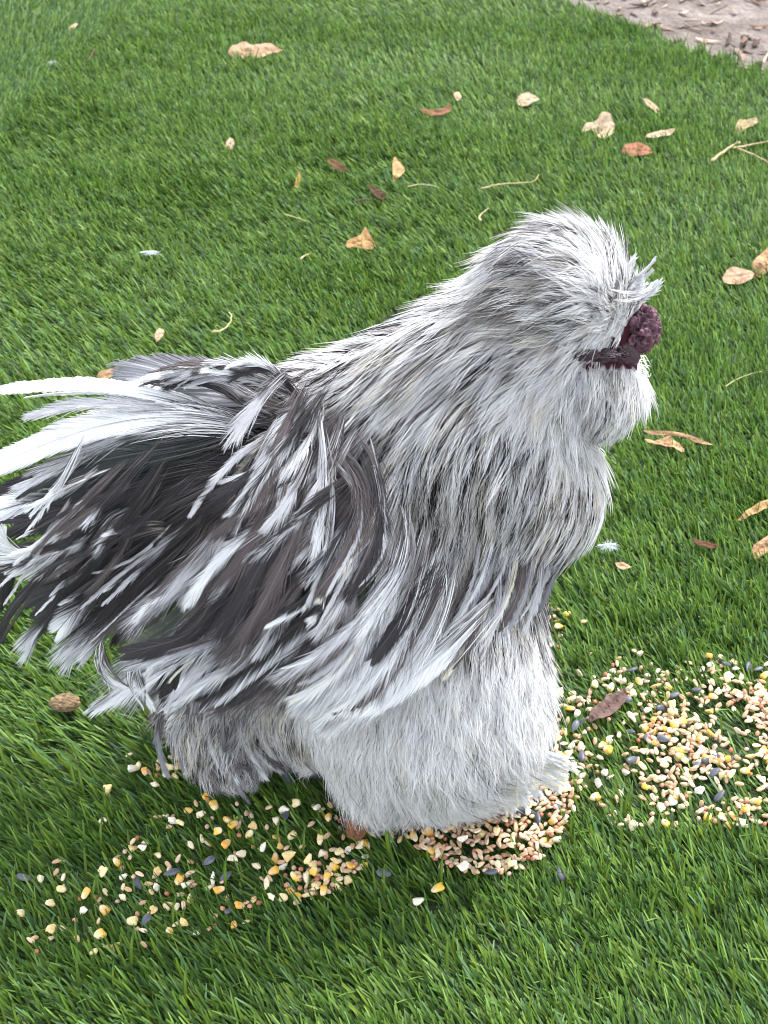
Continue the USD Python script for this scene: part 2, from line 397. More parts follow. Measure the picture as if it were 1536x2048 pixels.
# (px, py, flow x, flow y, strand length in px, lift, region)
FLOW = [
    (1255, 500, -.1, -1, 70, .45, 'crest'), (1190, 440, -.7, -.7, 100, .38, 'crest'), (1110, 440, -1, -.3, 130, .3, 'crest'), (1030, 480, -1, .15, 150, .22, 'crest'), (960, 550, -1, .5, 160, .15, 'crest'),
    (1200, 520, -.8, -.5, 110, .4, 'crest'), (1100, 540, -1, .05, 140, .25, 'crest'), (1030, 600, -1, .3, 150, .2, 'crest'), (1100, 630, -1, .15, 120, .25, 'crest'), (1180, 590, -.9, -.05, 90, .4, 'crest'),
    (1285, 560, .6, -.9, 75, .6, 'crest'), (1240, 600, -.5, -.3, 80, .5, 'crest'),
    (1180, 662, -.95, .02, 75, .3, 'crest'), (1090, 690, -.9, .4, 110, .25, 'crest'), (1230, 655, -.9, -.05, 55, .35, 'crest'), (1255, 610, -.7, -.5, 60, .45, 'crest'),
    (1120, 760, -.55, .8, 85, .6, 'beard'), (1190, 790, -.15, 1, 85, .55, 'beard'), (1180, 735, -.3, 1, 60, .4, 'beard'), (1245, 740, .1, 1, 60, .45, 'beard'), (1265, 770, .5, .7, 70, .6, 'beard'), (1230, 815, .1, 1, 60, .55, 'beard'), (1080, 800, -.5, .8, 80, .3, 'beard'), (1150, 850, -.2, 1, 80, .3, 'beard'),
    (900, 590, -1, .4, 190, .10, 'hackle'), (800, 640, -1, .5, 200, .10, 'hackle'), (700, 690, -.9, .65, 180, .10, 'hackle'), (640, 730, -.8, .7, 140, .12, 'hackle'),
    (980, 720, -.85, .55, 200, .10, 'hackle'), (870, 770, -.8, .6, 210, .10, 'hackle'), (760, 790, -.75, .6, 190, .10, 'hackle'), (690, 800, -.7, .6, 150, .10, 'hackle'),
    (950, 830, -.5, .85, 220, .10, 'hackle'), (850, 880, -.4, .9, 210, .10, 'hackle'), (760, 880, -.45, .85, 180, .10, 'hackle'), (1040, 830, -.25, 1, 200, .08, 'hackle'),
    (1100, 920, -.05, 1, 190, .08, 'breast'), (1180, 930, -.03, 1, 170, .10, 'breast'), (1000, 940, -.05, 1, 210, .08, 'breast'), (900, 980, .05, 1, 210, .08, 'breast'), (820, 1000, .0, 1, 180, .10, 'breast'),
    (1150, 1050, -.3, 1, 140, .18, 'breast'), (1060, 1100, -.3, 1, 150, .10, 'breast'), (960, 1120, -.15, 1, 170, .10, 'breast'), (860, 1130, -.15, 1, 160, .12, 'breast'), (1060, 1190, -.6, .8, 130, .28, 'breast'), (960, 1220, -.5, .85, 150, .26, 'breast'),
    (760, 1080, -.3, .9, 150, .2, 'wing'), (700, 1000, -.45, .85, 150, .2, 'wing'), (640, 1100, -.7, .7, 160, .2, 'wing'), (740, 1180, -.5, .8, 150, .2, 'wing'), (600, 1200, -.8, .6, 160, .2, 'wing'), (850, 1220, -.5, .8, 120, .2, 'wing'),
    (600, 790, -.9, -.1, 130, .15, 'saddle'), (520, 780, -1, .0, 130, .15, 'saddle'), (650, 860, -.6, -.1, 110, .12, 'saddle'), (560, 900, -.9, .3, 130, .15, 'saddle'), (450, 860, -1, .2, 120, .2, 'saddle'), (520, 1000, -.8, .5, 140, .2, 'saddle'), (430, 950, -1, .4, 120, .2, 'saddle'),
    (1000, 1280, .25, 1, 95, .25, 'thigh'), (1080, 1350, .2, 1, 95, .3, 'thigh'), (1090, 1450, .1, 1, 95, .3, 'thigh'), (950, 1380, .05, 1, 100, .25, 'thigh'), (850, 1350, -.15, 1, 100, .25, 'thigh'), (750, 1380, -.3, 1, 105, .3, 'thigh'),
    (700, 1480, -.25, 1, 105, .35, 'thigh'), (850, 1480, -.1, 1, 100, .28, 'thigh'), (980, 1500, .2, 1, 75, .3, 'thigh'), (760, 1580, -.2, 1, 100, .42, 'thigh'), (880, 1580, .05, 1, 75, .4, 'thigh'), (680, 1560, -.3, 1, 110, .45, 'thigh'), (650, 1400, -.35, 1, 110, .3, 'thigh'),
    (1060, 1540, .9, .45, 110, .45, 'foot'), (1000, 1590, .7, .7, 90, .4, 'foot'), (1090, 1590, .9, .5, 90, .4, 'foot'),
    (560, 1300, -.3, 1, 110, .25, 'rear'), (450, 1370, -.3, 1, 110, .3, 'rear'), (380, 1400, -.5, .9, 110, .4, 'rear'), (430, 1480, -.1, 1, 100, .3, 'rear'), (520, 1440, .1, 1, 100, .2, 'rear'), (575, 1440, .05, 1, 100, .25, 'rear'), (600, 1390, -.1, 1, 100, .2, 'rear'), (480, 1530, .5, .8, 90, .25, 'rear'), (380, 1480, -.2, 1, 90, .35, 'rear'),
]
FL_P = np.array([f[:2] for f in FLOW], float)
FL_D = unit(np.array([f[2:4] for f in FLOW], float))
FL_L = np.array([f[4:6] for f in FLOW], float)
FL_R = np.array([f[6] for f in FLOW])


def near_side(p):
    q = np.array(p)
    q[..., 1] = YM - np.abs(q[..., 1] - YM)
    return q


def flow_at(p, sig=60.0):
    """3D flow direction, strand length (m), lift and region for points on the bird; the far side mirrors the near one."""
    pp = pix(near_side(p))
    d2 = ((pp[:, None] - FL_P[None]) ** 2).sum(-1)
    w = np.exp(-(d2 - d2.min(1, keepdims=True)) / (2 * sig * sig))
    w /= w.sum(1, keepdims=True)
    d = unit(w @ FL_D)
    ll = w @ FL_L
    v = RIGHT * d[:, :1] - UP * d[:, 1:2]
    v[:, 1] *= np.where(p[:, 1] > YM, -1, 1)
    return v, ll[:, 0] * 0.00029, ll[:, 1], FL_R[d2.argmin(1)]


def surface(p):
    _, i = TREE.query(p)
    return S_pts[i], S_nrm[i]


def grow(P, N, L, lift, K, r, swirl=0.25, base=0.0015):
    """Feather paths that start on the body and follow the flow over it: (n, K, 3), with normals and tangents."""
    n = len(P)
    p = P - 0.002 * N
    out, nr = [p], [N]
    sw = r.normal(0, swirl, n)
    prev = None
    for k in range(1, K):
        t = k / (K - 1)
        v, _, _, _ = flow_at(p)
        _, nn = surface(p)
        v = unit(v - nn * (v * nn).sum(-1, keepdims=True))
        side = np.cross(nn, v)
        v = unit(v + side * (sw * (0.6 + 0.8 * t))[:, None])
        if prev is not None:
            v = unit(0.55 * prev + 0.45 * v)
        p = p + v * (L / (K - 1))[:, None]
        qs, nn = surface(p)
        d = ((p - qs) * nn).sum(-1)
        h = base + lift * L * t ** 1.3
        fix = np.where(d < h, h - d, 0.35 * (h - d))
        p = p + nn * fix[:, None]
        prev = v
        out.append(p); nr.append(nn)
    pts, nrm = np.stack(out, 1), np.stack(nr, 1)
    tan = unit(np.gradient(pts, axis=1))
    return pts, nrm, tan


def plume(pts, nrm, tan, S, W, r, light, dark, dark_p, wid, wave=0.12, splay=0.5, mottling=0.15, keep_len=0.3):
    """Strands of many narrow feathers. light, dark (n, 3); W (n,) half width."""
    n, K = pts.shape[:2]
    t = np.linspace(0, 1, K)
    lat = unit(np.cross(tan, nrm))
    u = np.linspace(-1, 1, S)[None] + r.normal(0, 0.18, (n, S))
    shape = (0.25 + 1.1 * np.sin(np.pi * np.clip(t * 0.75 + 0.08, 0, 1))) * (1 - splay * t ** 2)
    off = u[..., None] * W[:, None, None] * shape
    ph, fr = r.uniform(0, 6.3, (n, S)), r.uniform(3, 7, (n, S))
    off = off + np.sin(ph[..., None] + fr[..., None] * t) * W[:, None, None] * wave * 2 * t + r.normal(0, .35, (n, S))[..., None] * W[:, None, None] * t ** 2
    hgt = (r.normal(0, 0.30, (n, S))[..., None] * t - 0.10 * np.abs(u)[..., None] * t) * W[:, None, None]
    fl = np.clip(1 - keep_len * np.abs(u) - r.uniform(0, 0.25, (n, S)), 0.3, 1)
    # resample each strand to its own share of the path
    s = fl[..., None] * t * (K - 1)
    i0 = np.clip(s.astype(int), 0, K - 2)
    fr_ = s - i0
    ii = np.arange(n)[:, None, None]
    mix = lambda A: A[ii, i0] * (1 - fr_)[..., None] + A[ii, i0 + 1] * fr_[..., None]
    P = mix(pts) + mix(lat) * off[..., None] + mix(nrm) * hgt[..., None]
    wd = wid * np.array([0.8] + [1.0] * (K - 3) + [0.7, 0.18])[None, None] * r.uniform(0.7, 1.3, (n, S))[..., None]
    is_dark = (np.abs(u) < 0.30) & (r.uniform(size=(n, 1)) < dark_p)
    is_dark |= r.uniform(size=(n, S)) < mottling * 0.25
    own = np.stack([WHITE, LAV, CREAM, GREY])[r.choice(4, (n, S), p=(.40, .30, .18, .12))]
    lt = light[:, None] * .55 + own * .45 * (light.mean(-1) / .66)[:, None, None]
    c = np.where(is_dark[..., None], dark[:, None], lt) * r.uniform(1 - mottling, 1 + mottling, (n, S))[..., None]
    c = np.repeat(c[:, :, None], K, 2)
    c = np.clip(c, 0.01, 0.92)
    return P.reshape(-1, K, 3), wd.reshape(-1, K), c.reshape(-1, K, 3)


r = np.random.default_rng(5)
SLIT = sg.Polygon([(1138, 700), (1200, 684), (1236, 672), (1262, 628), (1340, 625), (1340, 738), (1270, 746), (1200, 744), (1150, 736)])
n_strands = 0
cand = r.choice(len(S_pts), 26000, replace=False)
cp, cn = S_pts[cand], S_nrm[cand]
_, cl, clf, cr = flow_at(cp)
far = cn[:, 1] > 0.25
pick = ~far | (r.uniform(size=len(cand)) < 0.35)
cp, cn, cl, clf, cr = cp[pick], cn[pick], cl[pick], clf[pick], cr[pick]

WHITE, LAV, CREAM = np.array((.84, .832, .838)), np.array((.63, .622, .655)), np.array((.77, .71, .60))
GREY, BROWN, BLACK = np.array((.30, .285, .28)), np.array((.13, .108, .10)), np.array((.020, .017, .019))
REG = {   # part name, share of candidates, strands, half width, strand width, light mix (white, lav, cream, grey, brown), dark chance, swirl, keys
    'hackle': ('hackle_feathers', .52, 17, .0040, .00031, (.62, .20, .13, .03, .02), .58, .10, 7),
    'breast': ('breast_feathers', .52, 17, .0036, .00031, (.56, .14, .25, .03, .02), .62, .08, 7),
    'crest': ('crest_feathers', .75, 15, .0044, .00025, (.44, .24, .18, .11, .03), .34, .24, 6),
    'beard': ('beard_feathers', .85, 15, .0044, .00026, (.70, .16, .12, .02, .0), .10, .30, 6),
    'wing': ('wing_covert_down', .42, 15, .0034, .00032, (.50, .24, .10, .06, .10), .40, .28, 6),
    'saddle': ('saddle_feathers', .55, 15, .0034, .00036, (.06, .08, .04, .20, .62), .60, .22, 6),
    'thigh': ('thigh_down', .85, 14, .0056, .00026, (.92, .04, .04, .0, .0), .02, .30, 6),
    'foot': ('foot_feathers', .9, 12, .0026, .00028, (.60, .0, .40, .0, .0), .0, .35, 6),
    'rear': ('rear_leg_down', .70, 13, .0044, .00028, (.26, .18, .26, .18, .12), .22, .32, 6),
}
for reg, (pname, share, S, W, wd, mixp, dp, swirl, K) in REG.items():
    sel = np.flatnonzero((cr == reg) & (r.uniform(size=len(cr)) < share))
    P, N = cp[sel], cn[sel]
    bare = shapely.contains_xy(SLIT if reg != 'beard' else SLIT.intersection(sg.box(0, 0, 1400, 731)), *pix(near_side(cp[sel])).T)     # no down over the comb, the beak and the bare face
    sel = sel[~bare]
    P, N = cp[sel], cn[sel]
    n = len(sel)
    L = cl[sel] * r.uniform(0.75, 1.2, n)
    pts, nrm, tan = grow(P, N, L, clf[sel] * r.uniform(.5, 1.4, n), K, r, swirl, base=0.001 + r.uniform(0, .004, n))
    pal = np.stack([WHITE, LAV, CREAM, GREY, BROWN])
    light = pal[r.choice(5, n, p=np.array(mixp) / sum(mixp))] * r.uniform(.85, 1.12, (n, 1))
    dark = np.where(r.uniform(size=(n, 1)) < .6, BLACK, BROWN * .6)
    if reg == 'crest':                                       # whiter tuft round the comb, browner behind the eye
        pp = pix(near_side(P))
        front = ((pp[:, 0] > 1165) & (pp[:, 1] > 470) & (r.uniform(size=n) < .75))
        light[front] = WHITE * r.uniform(.9, 1.05, (front.sum(), 1))
        back = (np.hypot((pp[:, 0] - 1080) / 110, (pp[:, 1] - 600) / 60) < 1) & (r.uniform(size=n) < .28)
        light[back] = np.array((.34, .305, .275)) * r.uniform(.7, 1.2, (back.sum(), 1))
    a, b, c = plume(pts, nrm, tan, S, W * r.uniform(.7, 1.3, n), r, light, dark, dp, wd)
    pr = curves(pname, a, b, c, M_DOWN, rooster)
    tag(pr, kind='stuff')

ccol = np.tile((.58, .57, .57), (len(core_t.vertices), 1))
_, _, _, vr = flow_at(np.asarray(core_t.vertices))
ccol[vr == 'saddle'] = (.07, .06, .062)
ccol[vr == 'thigh'] = (.80, .79, .78)
ccol[vr == 'wing'] = (.22, .2, .2)
ccol[shapely.contains_xy(SLIT.intersection(sg.box(0, 0, 1400, 742)), *pix(near_side(np.asarray(core_t.vertices))).T)] = (.045, .014, .018)
obj('body', core_t, M_CORE, rooster, True, ccol)

# ------------------------------------------------------------------ vaned feathers
VR = np.random.default_rng(21)
layer = []


def spline(P, n):
    P = np.asarray(P, float)
    k = np.concatenate([[0], np.cumsum(np.linalg.norm(np.diff(P, axis=0), axis=1))])
    from scipy.interpolate import CubicSpline, PchipInterpolator
    f = CubicSpline(k, P) if len(P) > 2 else PchipInterpolator(k, P)
    return f(np.linspace(0, k[-1], n))


COLS = {'black': (BLACK * .8, BLACK), 'char': (np.array((.036, .032, .035)), BLACK), 'brown': (np.array((.12, .098, .096)), np.array((.075, .062, .062))),
        'white': (np.array((.66, .66, .68)), np.array((.70, .70, .70))), 'lav': (np.array((.48, .475, .50)), np.array((.55, .54, .55))), 'cream': (np.array((.62, .58, .47)), np.array((.70, .67, .57))),
        'green': (np.array((.016, .026, .022)), BLACK), 'grey': (np.array((.22, .215, .235)), np.array((.3, .3, .32)))}


def vane(name, path, width, kind, y, edge=None, tipc=None, ragged=.25, angle=.5, nb=None, mirror=False, tilt=0.0, label=None, root_w=.35):
    """One feather: a shaft and barbs on both sides. path in pixels of the photograph, y one depth or one per point; width = full width in px."""
    path = np.asarray(path, float)
    ys = np.broadcast_to(np.asarray(y, float), (len(path),)) if np.ndim(y) == 0 else np.interp(np.linspace(0, 1, len(path)), np.linspace(0, 1, len(y)), y)
    if 'wing' in name:                                       # the wing follows the side of the body: near the spine at the top, out over the thigh below
        layer.append(0)
        ys = np.interp(path[:, 1], [720, 800, 900, 1000, 1150, 1300, 1450], [.733, .716, .698, .682, .664, .650, .642]) - .00016 * len(layer)
    P = at_y(path[:, 0], path[:, 1], ys)
    if mirror:
        P[:, 1] = YM + .7 * (YM - P[:, 1])
        P[:, 2] -= .05
    n = 40
    R = spline(P, n)
    T = unit(np.gradient(R, axis=0))
    L = np.linalg.norm(np.diff(R, axis=0), axis=1).sum()
    ref = unit(-FWD + np.array([0, 0, .35]) + VR.normal(0, .12, 3))
    if mirror:
        ref[1] *= -1
    B = unit(np.cross(T, ref))
    N = np.cross(B, T)
    if tilt:
        B, N = B * math.cos(tilt) + N * math.sin(tilt), N * math.cos(tilt) - B * math.sin(tilt)
    W = width * 0.00029 / 2
    nb = nb or int(np.clip(L / (0.00038 if ragged >= .5 else 0.00050), 30, 320))
    K = 5
    c0, c1 = COLS[kind]
    ce = COLS[edge][0] if edge else None
    ct = COLS[tipc][0] if tipc else None
    pts, wid, col = [], [], []
    plumy = ragged >= .5
    for side in (-1, 1):
        t0 = np.linspace(0.02, 0.985, nb)
        cl = meshkit.fbm(np.stack([t0 * L / .012, np.full(nb, VR.uniform(0, 99)), np.zeros(nb)], -1), 2, VR.integers(1, 999))
        cl = (cl - .5) * 2
        prof = np.where(t0 < .2, root_w + (1 - root_w) * t0 / .2, 1) * np.where(t0 > .6, np.sqrt(np.clip(1 - ((t0 - .6) / .4) ** 2, 0.03, 1)), 1)
        a0 = .24 if plumy else .40
        an = a0 * (1 - .3 * t0) * (1 + (.75 if plumy else .35) * ragged * cl * 1.6) * VR.normal(1, .24 if plumy else .03, nb)
        an = np.clip(an, .05, .9)
        ln = W * prof / math.sin(a0) * (1 + ragged * .6 * cl) * (1 - (.45 if plumy else .10) * VR.uniform(0, 1, nb) ** (2 if plumy else 1))
        t0 = np.clip(t0 + VR.normal(0, .004, nb), 0, 1)
        s = np.linspace(0, 1, K)
        i = t0 * (n - 1)
        i0 = np.clip(i.astype(int), 0, n - 2)
        f = (i - i0)[:, None]
        r0, tt, bb, nn = (A[i0] * (1 - f) + A[i0 + 1] * f for A in (R, T, B, N))
        bend = .15 + ragged * cl * .8 + VR.normal(0, .05 + .2 * ragged * plumy, nb)
        fwd = ln[:, None] * s * np.cos(an)[:, None]
        lat = ln[:, None] * (s * np.sin(an)[:, None] - bend[:, None] * .3 * s ** 2)
        up = -W * .35 * (lat / max(W, 1e-6)) ** 2 + (VR.normal(0, .02 + .10 * ragged * plumy, nb) + .25 * ragged * cl)[:, None] * W * s
        q = r0[:, None] + tt[:, None] * fwd[..., None] + bb[:, None] * side * lat[..., None] + nn[:, None] * up[..., None]
        w = np.full((nb, K), .00030 if plumy else .00060) * np.array([.6, 1, .95, .8, .2])
        c = (c0 * (1 - t0)[:, None] + c1 * t0[:, None])[:, None] * np.ones((1, K, 1)) * VR.uniform(.85, 1.15, (nb, 1, 1))
        if ce is not None:
            e = np.clip((s[None] * prof[:, None] - .55 + VR.normal(0, .12, (nb, 1))) / .25, 0, 1)[..., None]
            c = c * (1 - e) + ce * e
        if ct is not None:
            e = np.clip((t0[:, None] + .18 * s - .80 + VR.normal(0, .06, (nb, 1))) / .15, 0, 1)[..., None]
            c = c * (1 - e) + ct * e
        pts.append(q); wid.append(w); col.append(c)
    nf = 46                                                   # down that hides the quill's root
    f0 = np.clip(VR.normal(0, .10, nf), -.0, .3)
    fl = VR.uniform(.12, .42, nf)
    ft = f0[:, None] + fl[:, None] * np.linspace(0, 1, K)
    fi = np.clip(ft, 0, 1) * (n - 1)
    fi0 = np.clip(fi.astype(int), 0, n - 2)
    ff = (fi - fi0)[..., None]
    q = R[fi0] * (1 - ff) + R[fi0 + 1] * ff
    fu = VR.normal(0, .55, nf)[:, None] * (np.linspace(.6, 1.0, K))
    q = q + B[fi0] * (fu * W)[..., None] + N[fi0] * (VR.uniform(.0, .35, nf)[:, None] * W * np.linspace(0.3, 1, K))[..., None] - T[fi0] * (VR.uniform(0, .014, nf)[:, None] * (1 - np.linspace(0, 1, K)))[..., None]
    base_c = (np.stack([BLACK * 1.5, GREY, BROWN, c0, c0]) if c0.mean() > .2 else np.stack([BLACK, BLACK * 1.6, BROWN * .7, c0, c0]))[VR.integers(0, 5, nf)]
    pts.append(q); wid.append(np.full((nf, K), .00042) * np.array([.15, .8, 1, .7, .15]) * .8); col.append(np.repeat(base_c[:, None], K, 1) * VR.uniform(.8, 1.2, (nf, 1, 1)))
    idx = np.linspace(0, n - 1, K).astype(int)
    pts.append(R[idx][None] + N[idx][None] * .0003)
    wid.append(np.array([[.0003, .0010, .0009, .0007, .0003]]) * (.4 if plumy else 1))
    sh = c0 * .6 + .1 if kind in ('white', 'lav', 'cream') else c0 * 1.5 + .02
    col.append(np.tile(np.clip(sh, 0, .7), (1, K, 1)))
    pr = curves(name, np.concatenate(pts), np.concatenate(wid), np.concatenate(col), M_VANE, rooster)
    if label and not mirror:
        tag(pr, label)
    return pr


def z3(pts):                                                 # pixels of an enlarged view of the tail
    return [(a / 2.1333, 650 + b / 2.1333) for a, b in pts]


RAYS = trimesh.ray.ray_triangle.RayMeshIntersector(core_t)


def depth_at(px, py, off):
    """Distance of the bird's side under a pixel, "off" metres nearer than the skin; the last hit is kept where the pixel misses it."""
    d = unit(ray(px, py))
    loc, ir, _ = RAYS.intersects_location(np.tile(EYE, (len(d), 1)), d)
    out = np.full(len(d), np.nan)
    for l, i in zip(loc, ir):
        if not np.isfinite(out[i]) or l[1] < out[i]:
            out[i] = l[1]
    ok = np.isfinite(out)
    if not ok.any():
        return np.full(len(d), YM - .04)
    return np.interp(np.arange(len(d)), np.flatnonzero(ok), out[ok]) - off


def hug(name, path, width, kind, edge=None, ragged=.7, off=(.004, .010)):
    p = np.array(path, float)
    hit = depth_at(p[:, 0], p[:, 1], 0) - np.linspace(off[0], off[1], len(p))
    y = np.linspace(hit[0], hit[-1], len(p))
    y = y - max(0, (y - hit).max())
    vane(name, path, width, kind, tuple(y), edge, None, ragged)


TAILF = [  # path (enlarged view), width px, colour, depth, edge, tip, ragged
    ([(1330, 340), (1050, 215), (800, 165), (540, 175)], 44, 'char', (.73, .735), None, None, .35),
    ([(1250, 360), (1000, 260), (780, 215), (540, 235)], 85, 'grey', (.72, .715), 'grey', None, .45),
    ([(1200, 380), (1000, 310), (850, 290), (640, 300)], 70, 'grey', (.715, .71), None, None, .4),
    ([(1000, 420), (700, 300), (300, 255), (-60, 290)], 38, 'white', (.705, .70), None, None, .35),
    ([(1000, 430), (640, 345), (380, 340), (120, 390)], 34, 'lav', (.702, .695), None, None, .6),
    ([(980, 420), (560, 405), (240, 490), (-60, 620)], 78, 'white', (.698, .69), None, None, .42),
    ([(950, 430), (650, 440), (330, 560), (110, 690)], 50, 'lav', (.695, .69), 'char', 'white', .6),
    ([(950, 470), (650, 540), (380, 590), (100, 700)], 75, 'green', (.692, .69), None, None, .2),
    ([(940, 560), (640, 600), (330, 690), (0, 790)], 90, 'green', (.690, .69), None, 'white', .3),
    ([(940, 600), (640, 660), (330, 760), (60, 850)], 95, 'black', (.686, .684), None, None, .25),
    ([(900, 640), (600, 770), (350, 900), (120, 960)], 90, 'black', (.682, .68), None, None, .3),
    ([(640, 770), (400, 870), (220, 990), (80, 970), (20, 890)], 62, 'white', (.684, .672), None, None, .45),
    ([(500, 860), (260, 980), (120, 1020), (-10, 990)], 26, 'white', (.674, .672), None, None, .5),
    ([(880, 680), (600, 880), (350, 1050), (150, 1200)], 80, 'black', (.676, .672), None, None, .35),
    ([(850, 800), (620, 960), (420, 1120), (250, 1300)], 80, 'char', (.672, .668), None, 'white', .4),
    ([(830, 860), (600, 1080), (430, 1230), (300, 1400)], 70, 'char', (.670, .668), None, 'white', .5),
    ([(860, 900), (640, 1150), (480, 1270), (370, 1390)], 60, 'brown', (.668, .664), None, 'white', .5),
    ([(500, 950), (300, 1160), (200, 1260), (120, 1370)], 55, 'char', (.69, .69), None, 'white', .6),
    ([(240, 1000), (150, 1100), (60, 1200), (10, 1350)], 30, 'black', (.70, .70), None, None, .3),
    ([(120, 950), (60, 1020), (20, 1100), (-30, 1180)], 60, 'black', (.71, .71), None, None, .3),
    ([(200, 620), (100, 680), (40, 720), (-40, 760)], 60, 'black', (.71, .71), None, None, .3),
]
FILL = [
    ([(1050, 700), (720, 800), (450, 930)], 130, 'black', (.705, .70), None, None, .3),
    ([(1050, 820), (760, 960), (480, 1130)], 130, 'black', (.70, .695), None, None, .3),
    ([(1000, 900), (760, 1060), (540, 1230)], 130, 'char', (.695, .69), None, None, .35),
    ([(1100, 1000), (880, 1200), (700, 1380)], 140, 'grey', (.69, .685), None, 'lav', .5),
    ([(1150, 1100), (950, 1300), (760, 1500)], 130, 'brown', (.685, .68), None, None, .5),
]
for pth, w, kind, y, e, tp, rg in FILL + TAILF:
    vane('tail_feather', z3(pth), w, kind, y, e, tp, rg)
for pth, w, kind, y, e, tp, rg in TAILF[3:17:2]:
    vane('tail_feather', z3(pth), w, kind, (y[0] - .01, y[1] - .01), e, tp, rg, mirror=True, nb=70)

WINGF = [
    # dark arc over the back of the wing
    ([(1530, 660), (1440, 480), (1260, 370), (1000, 400), (880, 560)], 60, 'brown', (.675, .66, .655), None, None, .5),
    ([(1480, 640), (1330, 470), (1120, 420), (960, 560), (860, 800)], 80, 'char', (.668, .652, .65), None, None, .4),
    ([(1300, 560), (1180, 600), (1010, 760), (860, 960)], 85, 'char', (.664, .65, .648), None, None, .35),
    ([(1400, 650), (1200, 560), (1040, 680), (950, 850), (800, 960)], 80, 'black', (.660, .648, .646), None, None, .35),
    ([(1380, 700), (1150, 720), (1000, 880), (900, 1010), (760, 1110)], 75, 'black', (.657, .645, .645), None, 'lav', .4),
    # brown coverts
    ([(1440, 640), (1330, 590), (1200, 620), (1060, 720)], 90, 'brown', (.655, .644), None, None, .5),
    ([(1450, 700), (1330, 670), (1200, 720), (1080, 850)], 100, 'brown', (.652, .642), None, None, .5),
    ([(1450, 780), (1330, 770), (1200, 830), (1050, 950)], 95, 'brown', (.650, .640), 'lav', None, .5),
    ([(1440, 480), (1280, 440), (1120, 500), (1020, 640), (975, 800)], 24, 'cream', (.648, .640), 'grey', None, .8),
    ([(1240, 560), (1200, 760), (1120, 860), (1020, 960)], 16, 'lav', (.642, .636), None, None, .7),
    # white sweep below them
    ([(1440, 730), (1430, 900), (1320, 1010), (1120, 1120), (930, 1210)], 60, 'white', (.648, .636), None, None, .6),
    ([(1440, 800), (1400, 960), (1250, 1080), (1060, 1200), (880, 1340)], 60, 'white', (.646, .634), None, None, .6),
    ([(1400, 840), (1280, 920), (1120, 940), (920, 1030)], 13, 'cream', (.644, .634), None, None, .7),
    ([(1380, 880), (1230, 980), (1080, 1020), (970, 1110)], 34, 'white', (.643, .634), None, None, .7),
    ([(1460, 900), (1390, 1060), (1230, 1200), (1060, 1350)], 12, 'cream', (.642, .632), None, None, .6),
    ([(1480, 960), (1420, 1120), (1280, 1300), (1100, 1450)], 60, 'lav', (.641, .632), 'white', None, .6),
    ([(1500, 1000), (1450, 1200), (1350, 1360), (1240, 1500)], 60, 'white', (.640, .630), None, None, .6),
    # dark flight feathers
    ([(1180, 900), (1050, 1050), (900, 1250), (870, 1320)], 80, 'black', (.656, .652), None, None, .3),
    ([(1300, 1000), (1120, 1180), (980, 1290), (800, 1440)], 85, 'black', (.652, .645), 'char', None, .35),
    ([(1340, 1080), (1180, 1250), (1000, 1400), (760, 1540)], 80, 'char', (.648, .642), 'lav', None, .45),
    ([(1400, 1150), (1230, 1310), (1060, 1450), (880, 1590)], 75, 'black', (.644, .638), 'white', None, .45),
    ([(1420, 1230), (1280, 1380), (1120, 1480), (900, 1600)], 75, 'char', (.641, .635), None, 'brown', .45),
    ([(1450, 1250), (1320, 1400), (1180, 1500), (1000, 1590)], 70, 'brown', (.638, .632), None, None, .5),
    ([(900, 920), (800, 1050), (700, 1140), (600, 1240)], 60, 'lav', (.662, .66), 'char', None, .5),
    ([(880, 1000), (760, 1120), (680, 1180), (600, 1290)], 55, 'lav', (.66, .658), 'char', 'brown', .5),
    ([(930, 1130), (780, 1310), (640, 1450), (420, 1630)], 34, 'white', (.654, .65), None, None, .5),
    ([(890, 1330), (700, 1460), (560, 1550), (410, 1640)], 38, 'white', (.653, .65), None, None, .6),
    ([(430, 1430), (470, 1510), (540, 1540), (610, 1530)], 22, 'white', (.652, .652), None, None, .7),
    ([(590, 1500), (610, 1560), (625, 1590), (645, 1630)], 20, 'white', (.652, .652), None, None, .7),
    ([(950, 1180), (800, 1340), (740, 1480), (720, 1600)], 55, 'black', (.658, .655), None, None, .3),
    ([(840, 1400), (790, 1480), (740, 1560), (710, 1650)], 20, 'white', (.652, .648), None, None, .4),
    ([(960, 1350), (870, 1450), (800, 1510), (740, 1580)], 40, 'lav', (.650, .646), None, None, .5),
    ([(1060, 1380), (950, 1480), (860, 1540), (760, 1610)], 45, 'white', (.645, .64), 'char', None, .5),
    ([(880, 1230), (780, 1330), (660, 1370), (540, 1400)], 45, 'black', (.66, .658), None, None, .4),
    ([(1000, 1250), (880, 1350), (740, 1400), (600, 1440)], 40, 'grey', (.655, .652), 'white', None, .6),
]
for k_, (pth, w, kind, y, e, tp, rg) in enumerate(WINGF):
    vane('wing_feather', z3(pth), w, kind, y, e, tp, rg)
    if rg >= .5 and k_ > 9:
        for q_ in range(2):
            o = VR.normal(0, 22, (1, 2)) + VR.normal(0, 10, (len(pth), 2))
            k2 = ('white', 'lav', 'grey', 'brown', 'cream')[VR.choice(5, p=(.22, .22, .2, .3, .06))]
            vane('wing_feather', z3(np.array(pth, float) + o), w * VR.uniform(.12, .40), k2, y, None, None, .75)
